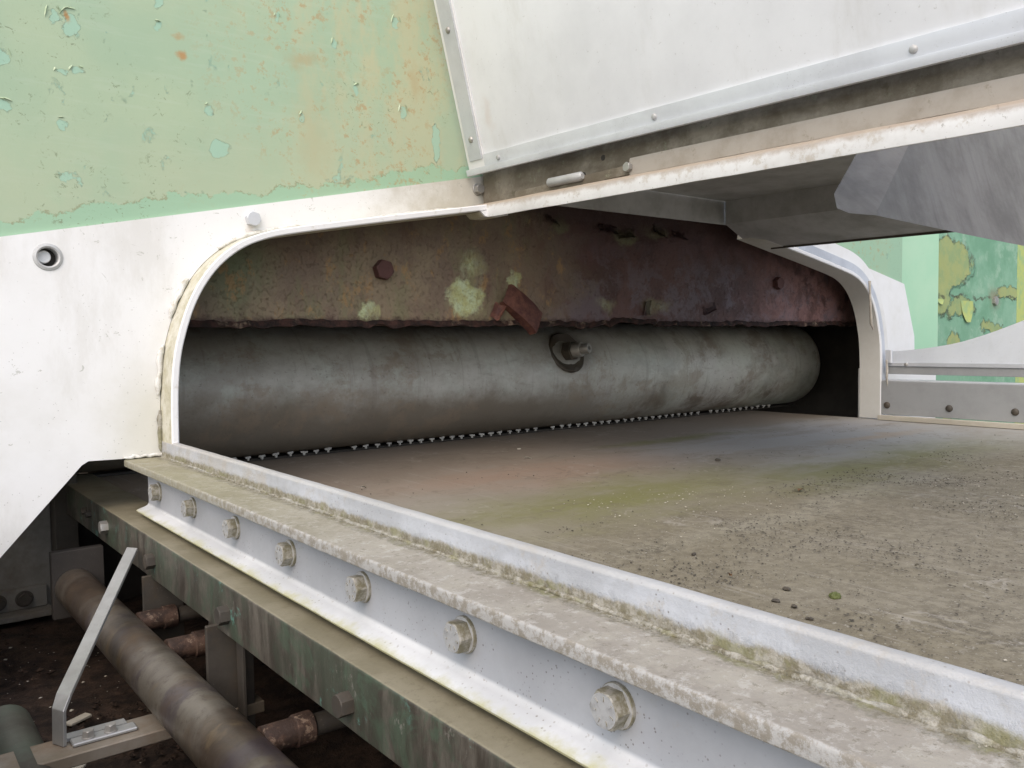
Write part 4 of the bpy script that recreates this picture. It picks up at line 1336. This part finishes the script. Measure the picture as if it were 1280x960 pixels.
part_box('angle_face', (-.25, 1.640, -.451), (.250, 1.6535, -.415), 'backwall', bw)
for xx in (.175, .215):
    bolt(bw, (xx, 1.640, -.433), (0, -1, 0), .018, .008, .014, .002, 'darksteel', marks=False)
part_box('corner_post', (.2635, 1.62, -.50), (.30, 1.70, -.20), 'darksteel', bw)
tag(part_box('bay_shroud', (.302, 1.70, -.50), (.72, 1.71, -.262), 'dark', None), 'dark sheet closing the bay behind the channel', 'sheet')
bm = bmesh.new()
lumps(bm, 900, (.02, .30, .75, 1.6, -.468), (.001, .007), .6, 31, 5)
tag(build('bay_rubble', bm, 'soil'), 'dark crumbs and rubble lying on the oily dirt', 'rubble', kind='stuff')
bm = bmesh.new()
lumps(bm, 120, (.04, .28, .80, 1.5, -.464), (.001, .004), .4, 33)
tag(build('pale_chips', bm, 'cream'), 'pale paint chips strewn on the oily dirt', 'chips', kind='stuff')
rr = random.Random(3)
for q, (x, y, l_, a, lab) in enumerate(((.115, 1.07, .05, .2, 'pale flat scrap lying on the dirt at the left edge'), (.20, 1.13, .03, .5, 'small pale chip on the dirt just left of the strap'), (.175, 1.0, .012, .9, 'tiny white chip on the dirt under the strap'))):
    bm = bmesh.new(); box(bm, (-l_ / 2, -.006, 0), (l_ / 2, .006, .004), .001)
    rotm = Matrix.Rotation(a, 3, 'Z')
    for v in bm.verts: v.co = rotm @ v.co + Vector((x, y, -.462))
    tag(build('scrap', bm, 'cream'), lab, 'scrap')
# ------------------------------------------------------------------ hood over the belt
TILT = .021
def hz(y): return -TILT * (1.25 - y)
HE = .16
YH = frange(1.298, HE, 40)
ho = thing('hood', (XC, .6, .22), 'sheet metal hood with white riveted lid panel over the belt at the upper right', 'hood')
# lower white rim, a folded lip
bm = bmesh.new()
sweep_y(bm, rounded([(.9300, .2250), (.9300, .2470), (.9345, .2520), (.9560, .2535), (.9560, .2500), (.9365, .2480), (.9335, .2450), (.9335, .2250)], [.001, .002, .002, 0, 0, .001, .001, .001], 2), YH, hz, jit=.0006, js=14)
build('rim', bm, 'rimwhite', ho, smooth=40)
# grimy channel between rim and lid
bm = bmesh.new()
sweep_y(bm, [(.9560, .2450), (.9560, .3350), (.9600, .3350), (.9600, .2450)], YH, hz)
build('channel_back', bm, 'frame', ho)
bm = bmesh.new()
Y1 = frange(.905, HE, 40)
pr = [(.9430, .2540), (.9430, .2760), (.9445, .2800), (.9490, .2800), (.9490, .2540)]
sweep_y(bm, pr, Y1, hz, jit=.0003)
build('guide_plate', bm, 'framelight', ho, smooth=40)
bm = bmesh.new()
lathe(bm, (.9430, .920, .259 + hz(.9)), (0, 1, 0), [(0, 0), (.0, 0)], 8) if False else None
box(bm, (.9420, .905, .2545 + hz(.93)), (.9550, 1.185, .2700 + hz(.93)), .003, 2)
build('hinge_leaf', bm, 'frame', ho, smooth=40)
bm = bmesh.new()
tube(bm, [(.9385, 1.004, .2665 + hz(1.0)), (.9385, 1.008, .2665 + hz(1.0)), (.9385, 1.085, .2665 + hz(1.08)), (.9385, 1.089, .2665 + hz(1.08))], [.0045, .0075, .0075, .0045], 16)
build('hinge_knuckle', bm, 'greysheet', ho, smooth=50)
bolt(ho, (.9420, .905, .2660 + hz(.9)), (-1, 0, 0), .013, .007, 0, mat='bolt', marks=False)
for yy, zz in ((.975, .293), (1.02, .272)):
    bm = bmesh.new(); lathe(bm, (.9560, yy, zz + hz(yy)), (-1, 0, 0), [(.0, .0006), (.0042, .0006), (.0048, 0)], 14)
    build('drain_hole', bm, 'dark', ho)
# roof sheet and far member
bm = bmesh.new()
pr = [(.9600, .3270), (1.6870, .3270), (1.6870, .2720), (1.7500, .2430), (1.8560, .2250), (1.8575, .2285), (1.7515, .2465), (1.6900, .2745), (1.6900, .3305), (.9600, .3305)]
sweep_y(bm, pr, frange(1.300, .735, 30), lambda y: hz(y) * .6, jit=.0006, js=9)
build('roof_sheet', bm, 'greysheet', ho, smooth=25)
bm = bmesh.new()
sweep_y(bm, [(1.8590, .2200), (1.8590, .2290), (1.8625, .2290), (1.8625, .2200)], frange(1.290, .735, 20), lambda y: hz(y) * .6)
build('lip_strip', bm, 'darksteel', ho)

# lid panel with trim strips
LEAN = -.246
def lid(x_, z_): return (.930 + LEAN * (z_ - .310) + x_, z_)
li = ho
def lid_strip(name, x0, x1, z0, z1, ys, mat, jit=.0003):
    bm = bmesh.new()
    a, b = lid(x0, z0), lid(x0, z1); c, d = lid(x1, z1), lid(x1, z0)
    sweep_y(bm, rounded([a, b, c, d], .0006, 2), ys, hz, jit=jit, js=12)
    return build(name, bm, mat, li, smooth=40)
k_ = NT('lid_white')
_x, _y, _z = k_.sep()
n_a = k_.noise(5, 6, .62); n_b = k_.noise(2.2, 4, .6)
c_ = k_.mix(k_.step(n_a, .38, .72), (.78, .785, .795), (.69, .695, .705))
c_ = k_.mix(k_.mul(k_.step(k_.noise(9, 6, .7, stretch=(1, 1, .3), off=(4, 4, 1)), .52, .75), .35), c_, (.50, .48, .43))
c_ = k_.mix(k_.mul(k_.blob((.90, 1.22, .40), (.2, .02, .04), k_.warp(20, .06), .9), .22), c_, (.55, .38, .28))
c_ = k_.mix(k_.mul(k_.step(k_.noise(160, 3, .7), .67, .71), .35), c_, (.35, .33, .3))
M['lid'] = k_.done(c_, .5, 0, k_.bump(k_.add(k_.noise(200, 3), k_.mul(k_.noise(8, 3), 3)), .15, .001), .35)
li = lid_strip('lid_panel', .0000, .0040, .3100, .95, frange(1.298, HE, 24), 'lid')
lid_strip('edge_strip', -.0045, -.0004, .3070, .3370, frange(1.2485, HE, 40), 'alu')
lid_strip('edge_lip', -.0110, -.0049, .3040, .3150, frange(1.300, HE, 40), 'alu')
lid_strip('corner_flange', -.0030, -.0004, .3160, .95, frange(1.300, 1.250, 4), 'white')
lid_strip('corner_strip', -.0060, -.0034, .3300, .95, frange(1.290, 1.252, 4), 'alu')
for zz in (.366, .553, .74):
    p = lid(-.006, zz); rivet(li, (p[0], 1.272, p[1] + hz(1.27)), (-1, 0, LEAN), .0052, .0035, 'bolt')
for yy in (1.205, .835, .46):
    p = lid(-.0045, .325); rivet(li, (p[0], yy, p[1] + hz(yy)), (-1, 0, LEAN), .0044, .003, 'greysheet')

# bent grey flap hanging inside the hood
fl = thing('hanging_flap', (1.33, .55, .17), 'bent brushed grey metal flap hanging under the hood at the right', 'flap')
bm = bmesh.new()
prof_x = [(0, -.036), (.016, -.030), (.035, -.020), (.060, -.004), (.069, -.0), (.20, -.004), (.40, -.009), (.60, -.010)]
rows = []
for xi, (dx, dn) in enumerate(prof_x):
    row = []
    low = {0: .17, 1: .05, 2: .012}.get(xi, 0.0)
    for t in frange(low, 1.75, 8):
        row.append(bm.verts.new((1.034 + dx + .255 * t, .600 + .060 * t - dn + .006 * math.sin(t * 3) * dx, .163 + .185 * t - .012 * dx / .56 * (1 - t))))
    rows.append(row)
for a, b in zip(rows, rows[1:]):
    for q in range(8): bm.faces.new((a[q], a[q + 1], b[q + 1], b[q]))
bmesh.ops.solidify(bm, geom=list(bm.faces), thickness=.003)
build('sheet', bm, 'flap', fl, smooth=20)

# ------------------------------------------------------------------ far rail and far lid
frl = thing('sheet_rail', (2.36, .5, -.25), 'plain grey sheet rail with small bolts along the far edge of the belt', 'rail')
part_box('rail_sheet', (2.343, -.35, -.232), (2.349, 1.252, -.135), 'farsteel', frl)
part_box('rail_cap', (2.350, -.35, -.1365), (2.385, 1.252, -.1315), 'alu', frl)
part_box('edge_strip', (2.322, -.35, -.2470), (2.3425, 1.252, -.2335), 'cream', frl)
for yy in (1.235, 1.06, .895, .73):
    rivet(frl, (2.343, yy, -.205), (-1, 0, 0), .0085, .006, 'darksteel', 'bolt')
fld = thing('side_cover', (2.37, .6, -.12), 'white far side cover with curved top edge and aluminium foot beside the arch', 'lid')
bm = bmesh.new()
crv = [(1.249, -.050), (1.20, -.048), (1.12, -.038), (1.05, -.024), (.97, .004), (.88, .042), (.75, .085), (.5, .15), (-.35, .30)]
crv = smooth_line(crv, 3)
A = [bm.verts.new((2.372 + .55 * max(0, z + .06), y, z)) for y, z in crv]; B = [bm.verts.new((2.372, y, -.082)) for y, z in crv]
for i in range(len(crv) - 1):
    bm.faces.new((A[i], A[i + 1], B[i + 1], B[i]))
bmesh.ops.solidify(bm, geom=list(bm.faces), thickness=.004)
build('panel', bm, 'lid', fld, smooth=40)
part_box('foot_strip', (2.362, -.35, -.093), (2.3715, 1.250, -.0815), 'alu', fld)
part_box('foot_channel', (2.366, -.35, -.116), (2.392, 1.250, -.0935), 'farsteel', fld)
rivet(fld, (2.362, 1.19, -.0875), (-1, 0, 0), .005, .003, 'bolt')
part_box('latch', (2.352, 1.228, -.085), (2.3615, 1.247, -.045), 'alu', fld, .002)
# frayed strings on the arch
def string(path, r, label):
    bm = bmesh.new()
    tube(bm, path, r, 7, jit=.0015, js=120)
    tag(build('frayed_string', bm, 'string', None, smooth=60), label, 'string')
string([(2.262, 1.246, .150), (2.262, 1.244, .110), (2.264, 1.243, .070), (2.268, 1.243, .030), (2.276, 1.242, .012)], [.0035, .003, .0032, .004, .0015], 'frayed string hanging from the far curve of the arch')
string([(2.345, 1.238, -.075), (2.344, 1.236, -.10), (2.340, 1.235, -.125), (2.345, 1.234, -.155)], [.0025, .003, .0035, .0012], 'short frayed string hanging at the foot of the far arch leg')
